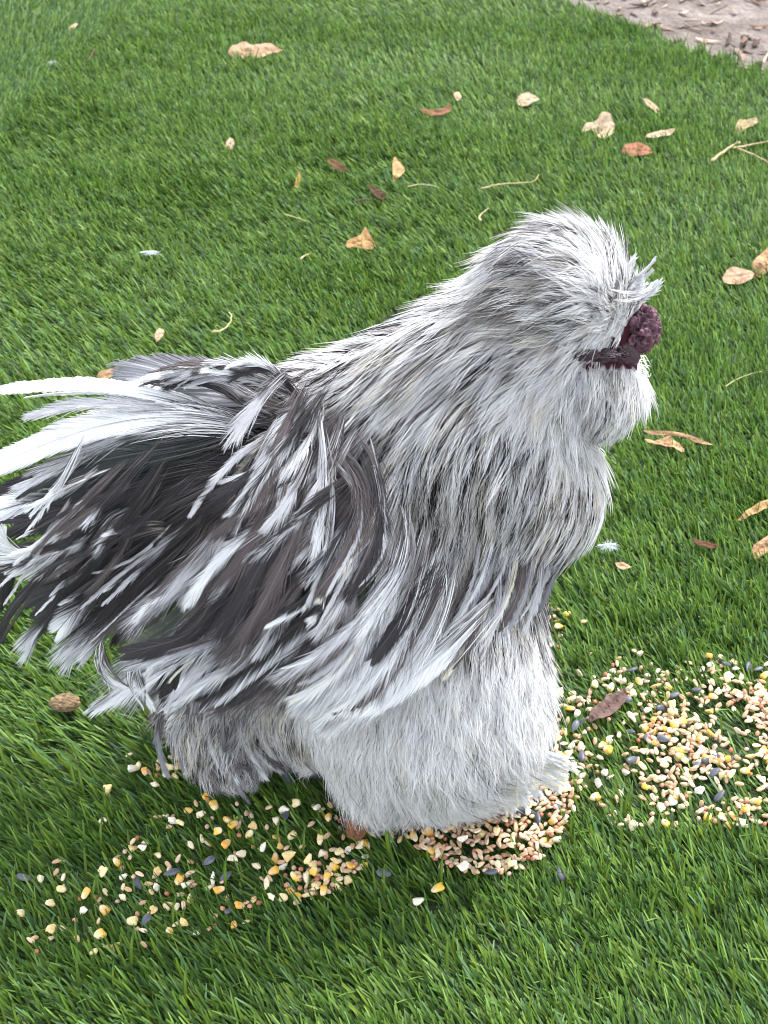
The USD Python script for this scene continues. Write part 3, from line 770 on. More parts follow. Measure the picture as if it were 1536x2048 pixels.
for k_ in range(40):                                        # the feathered front foot, fanned forward over the seed
    a_ = k_ / 39
    tx, ty = 1158 - 150 * a_ ** 1.3 + VR.normal(0, 10), 1525 + 100 * a_ ** .8 + VR.normal(0, 9)
    rx, ry = 1040 - 80 * a_ + VR.normal(0, 12), 1515 + 50 * a_ + VR.normal(0, 10)
    vane('foot_feather', [(rx, ry), (rx * .5 + tx * .5, ry * .6 + ty * .4 - 8), (tx, ty)], VR.uniform(9, 18), ('white', 'cream', 'white')[k_ % 3], (.674, .668), None, None, .7, nb=60)
for k_ in range(34):                                        # hem of the breast plumage over the thigh
    a_ = k_ / 33
    rx, ry = 1110 - 260 * a_ + VR.normal(0, 12), 1075 + 35 * a_ + VR.normal(0, 25)
    tx, ty = rx - 50 - 45 * a_ + VR.normal(0, 16), ry + 150 + 45 * math.sin(a_ * 3) + VR.normal(0, 18)
    hug('breast_plume', [(rx, ry), (rx * .6 + tx * .4 + 12, ry * .5 + ty * .5), (tx, ty)], VR.uniform(8, 17), ('lav', 'grey', 'white', 'brown', 'lav', 'cream')[k_ % 6], None, .8, (.003, .008))
for k_ in range(22):                                        # fringe of the rear leg
    a_ = k_ / 21
    rx, ry = 340 + 190 * a_ + VR.normal(0, 12), 1400 + 50 * a_ + VR.normal(0, 20)
    tx, ty = rx + 10 + 40 * a_ + VR.normal(0, 14), 1535 + 28 * math.sin(a_ * 3.1) + VR.normal(0, 14)
    hug('leg_plume', [(rx, ry), (rx * .6 + tx * .4 - 12, ry * .5 + ty * .5), (tx, ty)], VR.uniform(12, 22), ('grey', 'lav', 'brown', 'white')[k_ % 4], None, .7, (.003, .007))
for k_ in range(16):                                        # white tuft over the comb
    rx, ry = VR.uniform(1215, 1262), VR.uniform(560, 612)
    tx, ty = rx + VR.uniform(35, 62), ry - VR.uniform(10, 62)
    vane('crest_plume', [(rx, ry), (rx * .5 + tx * .5 + VR.normal(0, 5), ry * .5 + ty * .5 + 6), (tx, ty)], VR.uniform(8, 15), ('white', 'lav', 'white')[k_ % 3], (.722 + VR.uniform(-.016, .016), .724), None, None, .8, nb=50)
WING2 = [  # the white fan at the bottom of the wing, in photograph pixels
    ([(800, 1080), (760, 1200), (700, 1310), (600, 1390)], 60, 'white', (.648, .636), 'grey', None, .5),
    ([(840, 1100), (790, 1230), (720, 1330), (620, 1410)], 60, 'white', (.646, .634), None, None, .5),
    ([(860, 1130), (810, 1260), (740, 1360), (650, 1430)], 62, 'white', (.644, .632), 'brown', None, .5),
    ([(890, 1170), (840, 1290), (760, 1380), (670, 1445)], 60, 'white', (.642, .630), None, None, .5),
    ([(960, 1230), (880, 1310), (790, 1380), (690, 1420)], 58, 'white', (.640, .628), None, None, .35),
    ([(860, 1150), (820, 1210), (780, 1270), (745, 1315)], 44, 'black', (.641, .628), None, None, .3),
    ([(800, 1130), (730, 1230), (650, 1300), (570, 1350)], 50, 'lav', (.644, .634), 'brown', None, .6),
    ([(780, 990), (740, 1080), (700, 1170), (640, 1260)], 40, 'lav', (.646, .636), 'brown', None, .6),
    ([(810, 1060), (800, 1120), (770, 1190), (720, 1260)], 34, 'white', (.640, .630), None, None, .6),
    ([(760, 1000), (720, 1080), (690, 1130), (640, 1200)], 20, 'cream', (.642, .634), None, None, .6),
    ([(700, 940), (720, 1000), (700, 1080), (650, 1170)], 40, 'brown', (.650, .642), None, None, .6),
    ([(740, 930), (760, 1010), (745, 1090), (700, 1180)], 40, 'char', (.652, .642), None, None, .6),
]
DRAPE = spline(np.array([(590., 770.), (670., 830.), (712., 920.), (735., 1020.), (760., 1110.)]), 60)
for k_ in range(46):                                        # loose ragged feathers hanging over the folded wing
    rx, ry = DRAPE[VR.integers(0, 60)] + VR.normal(0, (18, 14)) - (22, 0)
    rx -= VR.uniform(0, 130) * (k_ % 2)
    ry += 40 * (k_ % 2)
    L_, a_ = VR.uniform(110, 270), math.radians(VR.normal(128, 15))
    dx, dy = math.cos(a_) * L_, math.sin(a_) * L_
    b_ = VR.normal(0, .06) * L_
    k2 = ('black', 'brown', 'white', 'lav', 'char', 'white', 'brown', 'lav', 'black')[k_ % 9]
    vane('wing_feather', [(rx, ry), (rx + dx * .3 - b_ * .6, ry + dy * .3 - b_ * .5), (rx + dx * .65 - b_ * .6, ry + dy * .65 - b_ * .4), (rx + dx, ry + dy)], VR.uniform(12, 34) if k2 in ('white', 'lav', 'cream') else VR.uniform(26, 50),
         k2, .65, ('white' if k_ % 4 == 0 else None), None, .75)
for k_ in range(20):                                        # broken outline of the saddle
    rx, ry = VR.uniform(450, 590), VR.uniform(745, 795)
    L_ = VR.uniform(100, 210)
    vane('saddle_plume', [(rx, ry), (rx - L_ * .5, ry - VR.uniform(15, 38)), (rx - L_, ry - VR.uniform(0, 45) + .12 * L_)], VR.uniform(7, 20), ('brown', 'lav', 'grey', 'char', 'white')[k_ % 5], (.712, .705), None, None, .8, nb=80)
for k_ in range(34):                                        # stray thin plumes along the lower edge of the tail
    rx, ry = VR.uniform(120, 400), VR.uniform(900, 1150)
    low = ry > 1060 or rx < 190
    L_, a_ = VR.uniform(110, 240), math.radians(VR.normal(140, 13))
    dx, dy = math.cos(a_) * L_, math.sin(a_) * L_
    b_ = VR.normal(0, .12) * L_
    vane('tail_plume', [(rx, ry), (rx + dx * .5 + b_, ry + dy * .5 - b_), (rx + dx, ry + dy)], VR.uniform(6, 15) if low else VR.uniform(14, 34), (('white', 'black', 'lav', 'char', 'white') if low else ('black', 'char', 'black', 'brown', 'black'))[k_ % 5], (.668, .662), None, ('white' if k_ % 5 == 1 else None), .75, nb=70)
for pth, w, kind, y, e, tp, rg in WING2:
    vane('wing_feather', pth, w, kind, y, e, tp, rg)
    if rg >= .5:
        for q_ in range(2):
            o = VR.normal(0, 11, (1, 2)) + VR.normal(0, 6, (len(pth), 2))
            k2 = ('white', 'lav', 'grey', 'brown', 'cream')[VR.choice(5, p=(.35, .3, .15, .12, .08))]
            vane('wing_feather', np.array(pth, float) + o, w * VR.uniform(.12, .40), k2, y, None, None, .75)
for pth, w, kind, y, e, tp, rg in WINGF[2:26:3]:
    vane('wing_feather', z3(pth), w, kind, tuple(v + .01 for v in y), e, tp, rg, mirror=True, nb=70)


# ------------------------------------------------------------------ head parts: comb, beak, wattle, eye
def lump(center_px, y, rad, seed, stretch=(1, 1, 1)):
    """Warty flesh: folded ridges and small nodules on an oval."""
    c = at_y(*center_px, y)
    s = trimesh.creation.icosphere(5, 1.0)
    v = np.asarray(s.vertices)
    warp = v + .35 * np.stack([meshkit.fbm(v * 2.5 + 11 * k_ + seed, 2) - .5 for k_ in range(3)], -1)
    fold = 1 - np.abs(2 * meshkit.fbm(warp * 3.1 + seed, 2) - 1) * 2.4
    d = unit(np.random.default_rng(seed).normal(size=(130, 3)))
    dist, i_ = cKDTree(d).query(warp)
    nod = np.sqrt(np.clip(1 - (dist / .17) ** 2, 0, 1)) * np.random.default_rng(seed + 1).uniform(.2, 1, 130)[i_]
    hh = np.clip(.5 * np.clip(fold, 0, 1) + .6 * nod, 0, 1)
    rr = .86 + .36 * hh + .12 * (meshkit.fbm(v * 11 + seed, 2) - .5)
    v = v * rr[:, None] * rad * np.array(stretch)
    col = np.array((.016, .006, .010))[None] * (1 - hh)[:, None] + np.array((.135, .056, .078))[None] * hh[:, None]  # highlights on ridges and shade in folds painted into the flesh colour
    return trimesh.Trimesh(v + c, s.faces, process=False), col


cmb, ccl = lump((1283, 660), .728, .0094, 4, (.98, 1.0, 1.36))
obj('comb', cmb, M_SKINC, rooster, True, ccl)
bk = m3.Manifold.batch_hull([sphere(at_y(1215, 690, .728), .0085), sphere(at_y(1250, 700, .724), .0072), sphere(at_y(1266, 712, .722), .004), sphere(at_y(1270, 724, .722), .0018)]).refine_to_length(.0015)
bm = bk.to_mesh(); bt = trimesh.Trimesh(bm.vert_properties[:, :3], bm.tri_verts)
obj('beak', bt, M_CLAW, rooster, True, np.tile((.045, .022, .028), (len(bt.vertices), 1)))
for (a_, b_, y_, r_, st_) in ((1168, 709, .698, .0050, (1.5, .7, .6)), (1208, 711, .702, .0050, (1.6, .8, .62)), (1240, 708, .716, .0052, (1.1, .8, .85)), (1262, 716, .722, .0042, (.9, .8, 1.0))):  # left lumps are dark geometry added to paint the shaded recess under the cheek
    wtt, wc = lump((a_, b_), y_, r_, int(a_), st_)
    obj('wattle_recess_shade', wtt, M_SKINC, rooster, True, wc * .3)

# ------------------------------------------------------------------ feet
def chain(joints, seg=.0015):
    parts = [m3.Manifold.batch_hull([sphere(*joints[i], 16), sphere(*joints[i + 1], 16)]) for i in range(len(joints) - 1)]
    m = parts[0]
    for p_ in parts[1:]:
        m = m + p_
    mm = m.refine_to_length(seg).to_mesh()
    t = trimesh.Trimesh(mm.vert_properties[:, :3], mm.tri_verts)
    trimesh.smoothing.filter_taubin(t, iterations=6)
    return t


def toe(pts, rads, y):
    j = [(at_y(a, b, yy), rr) for (a, b), rr, yy in zip(pts, rads, y)]
    return chain(j)


SLATE = (.040, .043, .052)
for pts, rads, y in (
    ([(560, 1500), (572, 1545), (588, 1585)], (.0045, .0036, .0011), (.735, .722, .711)),
    ([(560, 1500), (600, 1542), (650, 1552), (672, 1560)], (.0042, .0034, .0028, .0011), (.735, .724, .719, .716)),
    ([(555, 1500), (520, 1540), (490, 1560)], (.0055, .004, .0014), (.735, .724, .718)),
):
    t_ = toe(pts, rads, y)
    obj('toe', t_, M_CLAW, rooster, True, np.tile(SLATE, (len(t_.vertices), 1)))
for pts, rads, y in (
    ([(860, 1600), (790, 1640), (730, 1650), (700, 1662)], (.005, .0038, .003, .0011), (.690, .682, .680, .677)),
    ([(900, 1590), (980, 1618), (1050, 1622), (1078, 1632)], (.0045, .0038, .003, .0011), (.690, .688, .688, .686)),
):
    t_ = toe(pts, rads, y)
    obj('toe', t_, M_CLAW, rooster, True, np.tile(SLATE, (len(t_.vertices), 1)))


# ------------------------------------------------------------------ fallen leaves
def z1(p): return [(a / 2, b / 2) for a, b in p]
def z2(p): return [(768 + a / 2, b / 2) for a, b in p]
def z6(p): return [(1100 + a / 3.523, 700 + b / 3.523) for a, b in p]
def zf(p): return [(1036 + a / 3.072, 1100 + b / 3.072) for a, b in p]
def z5(p): return [(500 + a / 2.048, 1450 + b / 2.048) for a, b in p]


LR = np.random.default_rng(77)


def leaf_mesh(outline, colour, z=.0215, face=.35, curl=.25, seed=0, thick=.0004):
    """A leaf lying on the turf: outline in pixels, laid on a plane tipped towards the lens by "face" radians, then curled; upper and lower side and a rim."""
    rr = np.random.default_rng(seed)
    o = np.array(outline, float)
    c2 = o.mean(0)
    c = at_z(*c2, z)
    nrm = unit(np.array([rr.normal(0, .12), -math.sin(face), math.cos(face)]))
    d = ray(o[:, 0], o[:, 1])
    P = EYE + d * (((c - EYE) @ nrm) / (d @ nrm))[:, None]
    ex = unit(np.cross([0, 1.0, 0], nrm)); ey_ = np.cross(nrm, ex)
    uv = np.stack([(P - c) @ ex, (P - c) @ ey_], -1)
    k = len(uv)
    uu = np.vstack([uv, uv[:1]])
    tt = np.arange(k + 1)
    from scipy.interpolate import CubicSpline
    sm = CubicSpline(tt, uu, bc_type='periodic')(np.linspace(0, k, k * 4, endpoint=False))
    sm = .5 * sm + .5 * np.stack([np.interp(np.linspace(0, k, k * 4, endpoint=False), tt, uu[:, i]) for i in (0, 1)], -1)
    sm = sm * (1 + .09 * (meshkit.fbm(np.c_[np.cos(np.linspace(0, 6.283, len(sm))) * 5 + seed, np.sin(np.linspace(0, 6.283, len(sm))) * 5, np.zeros(len(sm))], 2, seed) - .5))[:, None]
    poly = sg.Polygon(sm).buffer(0)
    if poly.geom_type != 'Polygon':
        poly = max(poly.geoms, key=lambda a: a.area)
    size = math.sqrt(poly.area)
    ring = np.array(poly.exterior.coords)[:-1]
    gxy = np.stack(np.meshgrid(np.arange(-40, 41), np.arange(-40, 41)), -1).reshape(-1, 2) * size / 9.0
    gxy = gxy[shapely.contains_xy(poly.buffer(-size / 20), gxy[:, 0], gxy[:, 1])]
    from scipy.spatial import Delaunay
    allp = np.vstack([ring, gxy])
    tri = Delaunay(allp).simplices
    cen = allp[tri].mean(1)
    tri = tri[shapely.contains_xy(poly, cen[:, 0], cen[:, 1])]
    a2 = allp[tri]
    flip = np.cross(a2[:, 1] - a2[:, 0], a2[:, 2] - a2[:, 0]) < 0
    tri[flip] = tri[flip][:, ::-1]
    q = allp / size
    _, _, vt = np.linalg.svd(q - q.mean(0), full_matrices=False)
    across = q @ vt[1]
    h = size * (curl * across ** 2 * 1.6 - .06 * np.exp(-(across / .06) ** 2) + .34 * (meshkit.fbm(np.c_[q * 2.2 + seed, np.zeros(len(q))], 3, seed) - .5))
    top = c + ex * allp[:, :1] + ey_ * allp[:, 1:] + nrm * h[:, None]
    bot = top - nrm * thick
    n = len(allp)
    m = len(ring)
    rim = [[i, i + n, (i + 1) % m + n] for i in range(m)] + [[i, (i + 1) % m + n, (i + 1) % m] for i in range(m)]
    V = np.vstack([top, bot])
    F = np.vstack([tri, tri[:, ::-1] + n, np.array(rim)[:, ::-1]])
    vein = np.exp(-(across / .05) ** 2)
    colr = np.array(colour)[None] * (1 + .25 * (meshkit.fbm(np.c_[q * 3 + 5, np.zeros(n)], 3, seed) - .5)[:, None]) * (1 - .22 * vein[:, None])
    return trimesh.Trimesh(V, F, process=False), np.vstack([colr, colr * .9]), c


def zone_z(py):
    return .021


TAN, PINK, PALE, RUST, DARKB = (.52, .34, .19), (.60, .40, .28), (.60, .47, .34), (.30, .15, .085), (.10, .05, .03)
LEAVES = [
    (z1([(912, 205), (930, 180), (960, 167), (985, 172), (1010, 183), (1060, 172), (1100, 180), (1132, 195), (1090, 205), (1050, 230), (1010, 232), (985, 250), (965, 237), (935, 238), (918, 222)]), PINK, 'large pinkish tan oak leaf lying alone at the top left of the turf', .5, .1),
    (z1([(1385, 985), (1392, 962), (1440, 940), (1462, 908), (1480, 940), (1503, 985), (1480, 998), (1430, 990), (1395, 992)]), (.62, .38, .18), 'orange tan three cornered leaf standing up behind the back of the rooster', .8, .15),
    (z2([(38, 628), (65, 650), (84, 682), (60, 710), (38, 730), (33, 690)]), (.62, .42, .22), 'small half moon tan leaf on edge above the three cornered leaf', .7, .1),
    (z2([(792, 512), (815, 490), (850, 485), (870, 462), (905, 470), (922, 505), (915, 540), (880, 567), (855, 555), (852, 530), (830, 518), (800, 528)]), PALE, 'large pale crumpled leaf with a notch in the upper right', .5, .35),
    (z2([(530, 400), (548, 385), (580, 375), (622, 395), (600, 408), (570, 425), (540, 420)]), PALE, 'small pale ragged leaf between the brown sliver and the crumpled leaf', .4, .3),
    (z2([(1035, 395), (1060, 400), (1110, 440), (1100, 454), (1065, 432)]), PALE, 'narrow pale leaf slanting down right just above the pale lance shaped leaf', .5, .1),
    (z2([(1045, 548), (1085, 525), (1165, 516), (1145, 537), (1090, 552)]), PALE, 'pale lance shaped leaf lying level above the reddish leaf', .4, .1),
    (z2([(950, 610), (965, 580), (1020, 575), (1060, 590), (1075, 610), (1040, 621), (990, 624)]), (.42, .20, .12), 'reddish brown oval leaf below the large crumpled leaf', .4, .1),
    (z2([(1405, 510), (1420, 480), (1450, 478), (1490, 470), (1494, 490), (1455, 510), (1425, 537), (1405, 532)]), (.50, .40, .24), 'olive tan curled leaf above the forked twig', .5, .3),
    (z2([(1355, 1115), (1370, 1085), (1400, 1070), (1450, 1080), (1482, 1095), (1470, 1120), (1440, 1132), (1375, 1140)]), PINK, 'pinkish tan lobed leaf at the right edge level with the comb', .5, .2),
    (z2([(1470, 1060), (1490, 1030), (1536, 990), (1580, 1000), (1560, 1060), (1520, 1100), (1490, 1114), (1476, 1085)]), (.56, .34, .20), 'broad tan leaf cut by the right edge touching the lobed leaf', .6, .2),
    (z6([(1325, 1192), (1400, 1120), (1470, 1078), (1545, 1050), (1580, 1080), (1480, 1140), (1400, 1172), (1345, 1208)]), (.58, .36, .18), 'long tan leaf at the right edge above the folded leaf', .4, .15),
    (z6([(1418, 1420), (1440, 1370), (1500, 1330), (1570, 1290), (1590, 1380), (1500, 1445), (1450, 1485), (1428, 1455)]), (.55, .34, .21), 'folded pinkish tan leaf at the right edge beside the dark sliver', .6, .3),
    (z6([(1000, 1328), (1060, 1338), (1190, 1373), (1140, 1397), (1040, 1370)]), (.14, .06, .035), 'dark reddish brown leaf sliver half sunk in turf at right', .3, .1),
    (z6([(460, 1500), (520, 1498), (570, 1530), (520, 1547), (480, 1532)]), (.62, .42, .28), 'small tan leaf scrap below the downy feather right of the breast', .4, .1),
    (z2([(140, 436), (200, 440), (265, 420), (262, 447), (215, 463), (170, 457)]), RUST, 'rusty brown leaf sliver at top centre', .4, .2),
    (z2([(278, 377), (298, 366), (310, 390), (292, 400)]), PALE, 'tiny pale leaf scrap above the rusty sliver', .4, .1),
    (z1([(1303, 632), (1345, 640), (1390, 675), (1370, 688), (1328, 666)]), (.16, .085, .04), 'dark brown leaf scrap left of the half moon leaf', .4, .2),
    (z1([(1473, 738), (1500, 748), (1545, 782), (1530, 802), (1492, 777)]), DARKB, 'blackish brown leaf scrap under the half moon leaf', .3, .3),
    (z1([(1197, 686), (1203, 715), (1192, 752), (1178, 746), (1184, 715)]), (.55, .33, .12), 'thin orange leaf sliver standing on end', .8, .0),
    (z1([(903, 572), (920, 548), (937, 565), (931, 597), (909, 594)]), PALE, 'tiny pale oval husk alone on the left turf', .6, .2),
    (z1([(268, 122), (298, 93), (312, 98), (287, 124)]), PALE, 'tiny pale sliver in the top left corner turf strip', .4, .1),
    (z3([(412, 226), (430, 200), (502, 180), (500, 207), (452, 232), (428, 242)]), (.46, .30, .17), 'tan chip of leaf beside the top tail feather', .5, .2),
    (z1([(618, 1340), (634, 1313), (656, 1318), (652, 1342), (627, 1368)]), PALE, 'small pale husk above the tail', .6, .2),
    (zf([(430, 1050), (450, 980), (530, 920), (545, 888), (600, 882), (652, 852), (670, 910), (650, 937), (600, 992), (520, 1032), (470, 1047)]), (.20, .13, .12), 'mauve brown dead leaf lying in the feed right of the leg', .35, .2),
    (z5([(395, 405), (440, 368), (485, 368), (485, 440), (450, 473), (398, 458)]), (.26, .12, .06), 'brown leaf scrap beside the front toes of the rooster', .4, .2),
]
for i, (o, c, lab, face, curl) in enumerate(LEAVES):
    t_, cc, loc = leaf_mesh(o, np.array(c) * (.84, .80, .74), face=face, curl=curl, seed=i + 1)
    tag(obj('fallen_leaf', t_, M_LEAF, None, 40 if False else False, cc, loc), lab, 'leaf')
fold = thing('fallen_leaf', 'long tan leaf folded open lengthwise on the turf right of the breast', 'leaf', at_z(1340, 885, .02))
for i, o in enumerate((z6([(650, 566), (720, 568), (830, 570), (940, 586), (1040, 618), (1145, 667), (1100, 664), (1030, 652), (960, 617), (830, 599), (720, 597)]),
                       z6([(676, 628), (720, 640), (780, 625), (830, 606), (880, 638), (948, 693), (930, 714), (850, 684), (760, 657), (690, 657)]))):
    t_, cc, loc = leaf_mesh(o, (.50, .30, .165), z=(.027, .023)[i], face=(.9, .3)[i], curl=.05, seed=60 + i)
    t_.vertices -= at_z(1340, 885, .02)
    obj('leaf_half', t_, M_LEAF, fold, False, cc)


# ------------------------------------------------------------------ twigs and stems
def tube(P, rad, sides=7):
    P = np.asarray(P)
    T = unit(np.gradient(P, axis=0))
    A = unit(np.cross(T, [0.2, .1, 1.0]))
    Bq = np.cross(T, A)
    an = np.arange(sides) * 2 * np.pi / sides
    rad = np.broadcast_to(rad, (len(P),))
    v = (P[:, None] + rad[:, None, None] * (np.cos(an)[None, :, None] * A[:, None] + np.sin(an)[None, :, None] * Bq[:, None])).reshape(-1, 3)
    n = len(P)
    F = []
    for i in range(n - 1):
        for j in range(sides):
            a, b = i * sides + j, i * sides + (j + 1) % sides
            F += [[a, b, b + sides], [a, b + sides, a + sides]]
    v = np.vstack([v, P[:1], P[-1:]])
    for j in range(sides):
        F += [[len(v) - 2, (j + 1) % sides, j], [len(v) - 1, (n - 1) * sides + j, (n - 1) * sides + (j + 1) % sides]]
    return v, np.array(F)


def twig(px, rad, col, z=.0225, seed=0):
    rr = np.random.default_rng(seed)
    p = spline(np.array([np.array(at_z(a, b, z + rr.uniform(-.002, .003))) for a, b in px]), 20)
    p += rr.normal(0, rad * .25, p.shape)
    v, f = tube(p, rad * np.linspace(1, .55, 20) * rr.uniform(.85, 1.15, 20))
    return v, f, np.array(col) * rr.uniform(.8, 1.2, (len(v), 1))


TWIGS = [
    (z2([(390, 754), (450, 740), (520, 733), (590, 728), (617, 698)]), .0011, (.28, .25, .12), 'thin olive stem curving over the turf behind the crest'),
    (z2([(95, 748), (160, 738), (222, 752)]), .0008, (.32, .27, .17), 'thin pale stem beside the half moon leaf'),
    (z6([(1240, 258), (1350, 192), (1492, 150)]), .0006, (.34, .30, .16), 'hair thin stem at right below the comb'),
    (z1([(850, 1326), (908, 1306), (925, 1272), (915, 1250)]), .0009, (.42, .36, .22), 'hooked pale stem above the saddle feathers'),
    (z2([(388, 880), (400, 846), (417, 833)]), .0010, (.40, .36, .20), 'short pale stem left of the crest'),
    (z1([(1138, 858), (1185, 870), (1238, 888)]), .0007, (.30, .28, .14), 'short thin stem left of the three cornered leaf'),
    (z1([(1203, 1036), (1222, 1022), (1243, 1013)]), .0010, (.44, .36, .22), 'short tan stem below the three cornered leaf'),
    (z1([(1422, 806), (1450, 798), (1482, 800)]), .0012, (.08, .06, .045), 'short dark twig beside the blackish leaf scrap'),
    (z1([(352, 245), (365, 222), (378, 196)]), .0010, (.10, .06, .04), 'short dark twig near the top left white tuft'),
]
for i, (p, rad, c, lab) in enumerate(TWIGS):
    v, f, cc = twig(p, rad, c, seed=i)
    tag(obj('twig', (v, f), M_TWIG, None, True, cc, v.mean(0)), lab, 'twig')
fk = thing('twig', 'forked dry straw coloured twig at the upper right edge', 'twig', (0, 0, 0))
for i, (p, rad) in enumerate(((z2([(1312, 645), (1360, 605), (1425, 567)]), .0018), (z2([(1400, 592), (1470, 578), (1560, 560)]), .0011), (z2([(1403, 590), (1470, 615), (1560, 662)]), .0009))):
    v, f, cc = twig(p, rad, (.40, .30, .17), seed=30 + i)
    obj(('stem', 'branch', 'branch')[i], (v, f), M_TWIG, fk, True, cc)


# ------------------------------------------------------------------ shed downy feathers
def down_tuft(center, sx, sy, n, lab, seed):
    rr = np.random.default_rng(seed)
    c = at_z(*center, .021)
    th = thing('downy_feather', lab, 'feather', c)
    K = 5
    a = rr.uniform(0, 2 * np.pi, n)
    L = rr.uniform(.4, 1, n)
    t = np.linspace(0, 1, K)
    e = np.stack([np.cos(a) * sx, np.sin(a) * sy, rr.uniform(.0, .35, n) * sx], -1) * L[:, None]
    p = e[:, None] * t[None, :, None] + rr.normal(0, .0007, (n, K, 3)) * t[None, :, None]
    p[..., 2] -= .002 * t ** 2
    col = np.tile((.62, .68, .70), (n, K, 1)) * rr.uniform(.85, 1.1, (n, 1, 1))
    pr = curves('barbs', p, np.tile(.0003 * np.array([1, 1, .9, .7, .2]), (n, 1)), col, M_DOWN, th)
    tag(pr, kind='stuff')
    v, f = tube(np.array([[-sx * .8, -.001, .001], [0, 0, .002], [sx * .5, .001, .001]]), .0005)
    obj('shaft', (v, f), M_TWIG, th, True, np.tile((.6, .6, .58), (len(v), 1)))


down_tuft((301, 506), .013, .007, 75, 'small white downy feather lying on the turf at left', 1)
down_tuft((1217, 1092), .0105, .009, 90, 'fluffy white down tuft right of the breast', 2)
down_tuft((106, 126), .008, .009, 50, 'white fluff scrap in the top left corner', 3)

# ------------------------------------------------------------------ stone
st = trimesh.creation.icosphere(5, 1.0)
sv = np.asarray(st.vertices) * np.array([1.15, .75, .62])
sv *= (1 + .35 * (meshkit.fbm(np.asarray(st.vertices) * 1.7 + 3, 4) - .5) + .34 * (meshkit.fbm(np.asarray(st.vertices) * 5, 4) - .5))[:, None]
sv = sv * .0088 + at_z(130, 1405, .020)
n_ = meshkit.fbm(np.asarray(st.vertices) * 4.3 + 9, 5)
tag(obj('pebble', trimesh.Trimesh(sv, st.faces, process=False), M_TWIG, None, True, np.array((.17, .115, .065)) * (.1 + 1.9 * n_)[:, None], sv.mean(0)), 'rough brown pellet like stone on the turf below the tail', 'stone')

# ------------------------------------------------------------------ spilled feed


def rot_random(rr, flat=.35):
    a, b, c = rr.uniform(0, 2 * np.pi), rr.normal(0, flat), rr.normal(0, flat)
    ca, sa, cb, sb, cc, sc_ = math.cos(a), math.sin(a), math.cos(b), math.sin(b), math.cos(c), math.sin(c)
    return np.array([[ca, -sa, 0], [sa, ca, 0], [0, 0, 1]]) @ np.array([[cb, 0, sb], [0, 1, 0], [-sb, 0, cb]]) @ np.array([[1, 0, 0], [0, cc, -sc_], [0, sc_, cc]])


ICO = trimesh.creation.icosphere(2, 1.0)
ICO1 = trimesh.creation.icosphere(1, 1.0)


def kernel(rr, kind):
    """(vertices, faces, colours) of one grain about its centre."""
    if kind in ('corn', 'pale_corn'):
        v = np.array(ICO.vertices)
        x = v[:, 0]
        s = np.sign(v) * np.abs(v) ** .72                        # boxy
        wdt = .55 + .45 * np.clip((x + 1) / 1.4, 0, 1)             # narrow towards the germ end
        v = np.c_[s[:, 0] * .0041, s[:, 1] * .0031 * wdt, s[:, 2] * .0020 * (.75 + .25 * wdt)]
        v[:, 0] -= .0009 * np.exp(-((s[:, 1] / .5) ** 2)) * (x > .5)  # dented crown
        v *= rr.uniform(.8, 1.12, 3)
        v += .0012 * (meshkit.fbm(np.array(ICO.vertices) * 1.8 + rr.uniform(0, 50), 2)[:, None] - .5) * unit(v)
        y = np.array((.66, .40, .045)) if kind == 'corn' else np.array((.70, .56, .26))
        if kind == 'corn' and rr.uniform() < .35:
            y = np.array((.68, .34, .06))
        pale = np.clip((.2 - x) / .7, 0, 1)[:, None]
        c = y * (1 - .7 * pale) + np.array((.74, .62, .42)) * .7 * pale
        return v, ICO.faces, c * rr.uniform(.85, 1.12)
    if kind == 'cracked':
        p = rr.normal(size=(16, 3)) * np.array([.0022, .0017, .0013])
        h = trimesh.convex.convex_hull(p).subdivide().subdivide()
        trimesh.smoothing.filter_laplacian(h, iterations=2)
        v = np.array(h.vertices) + rr.normal(0, .00018, (len(h.vertices), 3))
        y = np.array([(.70, .60, .42), (.68, .50, .22), (.64, .42, .12), (.74, .68, .55)][rr.choice(4, p=[.4, .25, .1, .25])])
        return v, h.faces, np.tile(y, (len(v), 1)) * rr.uniform(.85, 1.08, (len(v), 1))
    if kind == 'sunflower':
        v = np.array(ICO.vertices)
        x = v[:, 0]
        wdt = np.clip(.52 + .6 * np.sqrt(np.clip((x + 1) / 2, 0, 1)) * 1.0, 0, 1.1)
        c = np.array((.062, .067, .080)) * (1 + .9 * np.abs(v[:, 1:2]) ** 3)
        v = np.c_[x * .0056, v[:, 1] * .0029 * wdt, v[:, 2] * .0018 * wdt] * rr.uniform(.85, 1.1, 3)
        return v, ICO.faces, c * rr.uniform(.8, 1.3)
    if kind == 'milo':
        v = np.array(ICO1.vertices) * np.array([.0020, .0018, .0016]) * rr.uniform(.85, 1.1, 3)
        y = np.array([(.36, .13, .075), (.48, .24, .15), (.52, .34, .25)][rr.integers(3)])
        return v, ICO1.faces, np.tile(y, (len(v), 1)) * rr.uniform(.85, 1.15, (len(v), 1))
    v = np.array(ICO.vertices)                                    # wheat
    x = v[:, 0]
    v = np.c_[x * .0034, v[:, 1] * .0016 * (1 - .25 * x), v[:, 2] * .0014]
    v[:, 2] -= .0006 * np.exp(-(v[:, 1] / .00045) ** 2) * (v[:, 2] > 0)
    v *= rr.uniform(.85, 1.12, 3)
    y = np.array([(.52, .34, .19), (.58, .42, .28), (.46, .28, .17), (.64, .52, .35)][rr.integers(4)])
    return v, ICO.faces, np.tile(y, (len(v), 1)) * rr.uniform(.85, 1.12)


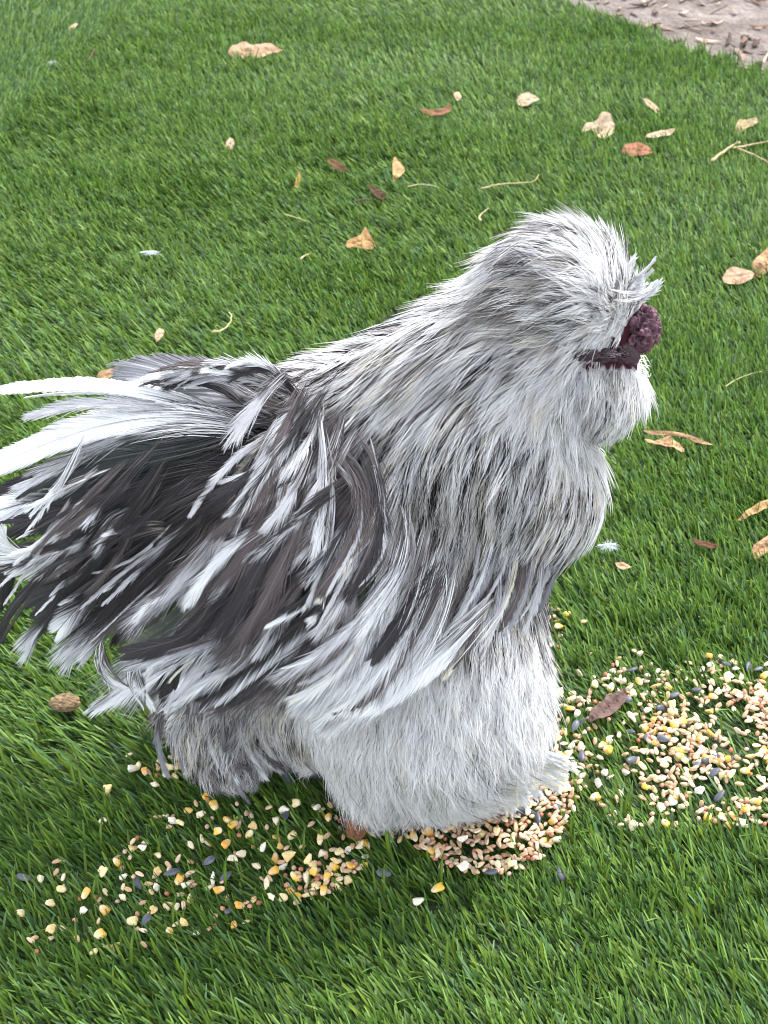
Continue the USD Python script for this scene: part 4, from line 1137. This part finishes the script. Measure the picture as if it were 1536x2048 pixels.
small = sorted([g_ for g_ in grains if g_[1] in ('wheat',)], key=lambda g_: g_[2][1])
rest = set(id(g_) for g_ in small[300:])
rv, rf, rc, at_ = [], [], [], 0
for g_ in grains:
    zone, kind, p = g_[:3]
    v, f, c = kernel(GR, kind)
    v = v * (.88 if zone else 1.0) @ rot_random(GR, .45 if zone else .25).T
    if id(g_) in rest:
        rv.append(v + p); rf.append(f + at_); rc.append(c); at_ += len(v)
        continue
    name, what, cat, many = KIND[kind]
    pr = obj(name, trimesh.Trimesh(v, f, process=False), M_GRAIN, None, True, c)
    UsdGeom.Xformable(pr).AddTranslateOp().Set(Gf.Vec3d(*map(float, p)))
    if zone is None:
        tag(pr, g_[3], cat)
    else:
        same = sorted((float(pix(h[2])[0]) for h in grains if h[0] == zone and h[1] == kind))
        k_, m_ = same.index(float(pix(p)[0])), len(same)
        if m_ <= 26:                                          # few enough to be counted off
            o_ = ('leftmost', 'second from left', 'third from left', 'fourth from left', 'fifth from left')
            where = o_[k_] if k_ < 5 else ('rightmost', 'second from right', 'third from right', 'fourth from right', 'fifth from right')[m_ - 1 - k_] if m_ - 1 - k_ < 5 else f'{k_ + 1}th from left'
            tag(pr, f'{what}, {where} {PLACE[zone]}', cat, f'{many} {PLACE[zone]}')
        else:
            tag(pr, f'{what} {PLACE[zone]}', cat, f'{many} {PLACE[zone]}')
if rv:
    tag(obj('loose_grain', (np.vstack(rv), np.vstack(rf)), M_GRAIN, None, True, np.vstack(rc)), 'loose small tan grains among the farther feed', 'grain', None, 'stuff')

# ------------------------------------------------------------------ litter on the bare soil
BR = np.random.default_rng(9)
outside = [(a, b) for a, b in zip(BR.uniform(1130, 1620, 900), BR.uniform(-60, 170, 900))]
made = 0
for a, b in outside:
    p = at_z(a, b, .001)
    if turf_poly.buffer(.015).contains(sg.Point(p[:2])) or made >= 120:
        continue
    made += 1
    kindc = [(.15, .09, .065), (.24, .17, .13), (.42, .33, .25), (.07, .045, .035), (.20, .15, .125)][BR.integers(5)]
    L, W_ = BR.uniform(.008, .045), BR.uniform(.003, .010)
    s = trimesh.convex.convex_hull(np.clip(BR.normal(size=(14, 3)), -1.6, 1.6) * np.array([L / 3, W_ / 3, .0010])).subdivide()
    v = np.array(s.vertices) + BR.normal(0, .0003, (len(s.vertices), 3))
    v[:, 2] += .004 * (v[:, 0] / (L / 2)) ** 2 * BR.uniform(-.3, 1)
    v = v @ rot_random(BR, .2).T
    pr = obj('bark_chip', trimesh.Trimesh(v, s.faces, process=False), M_TWIG, None, True, np.tile(kindc, (len(v), 1)))
    UsdGeom.Xformable(pr).AddTranslateOp().Set(Gf.Vec3d(float(p[0]), float(p[1]), .003))
    tag(pr, 'small weathered bark chip on the bare soil', 'bark chip', 'bark chips on the bare soil')
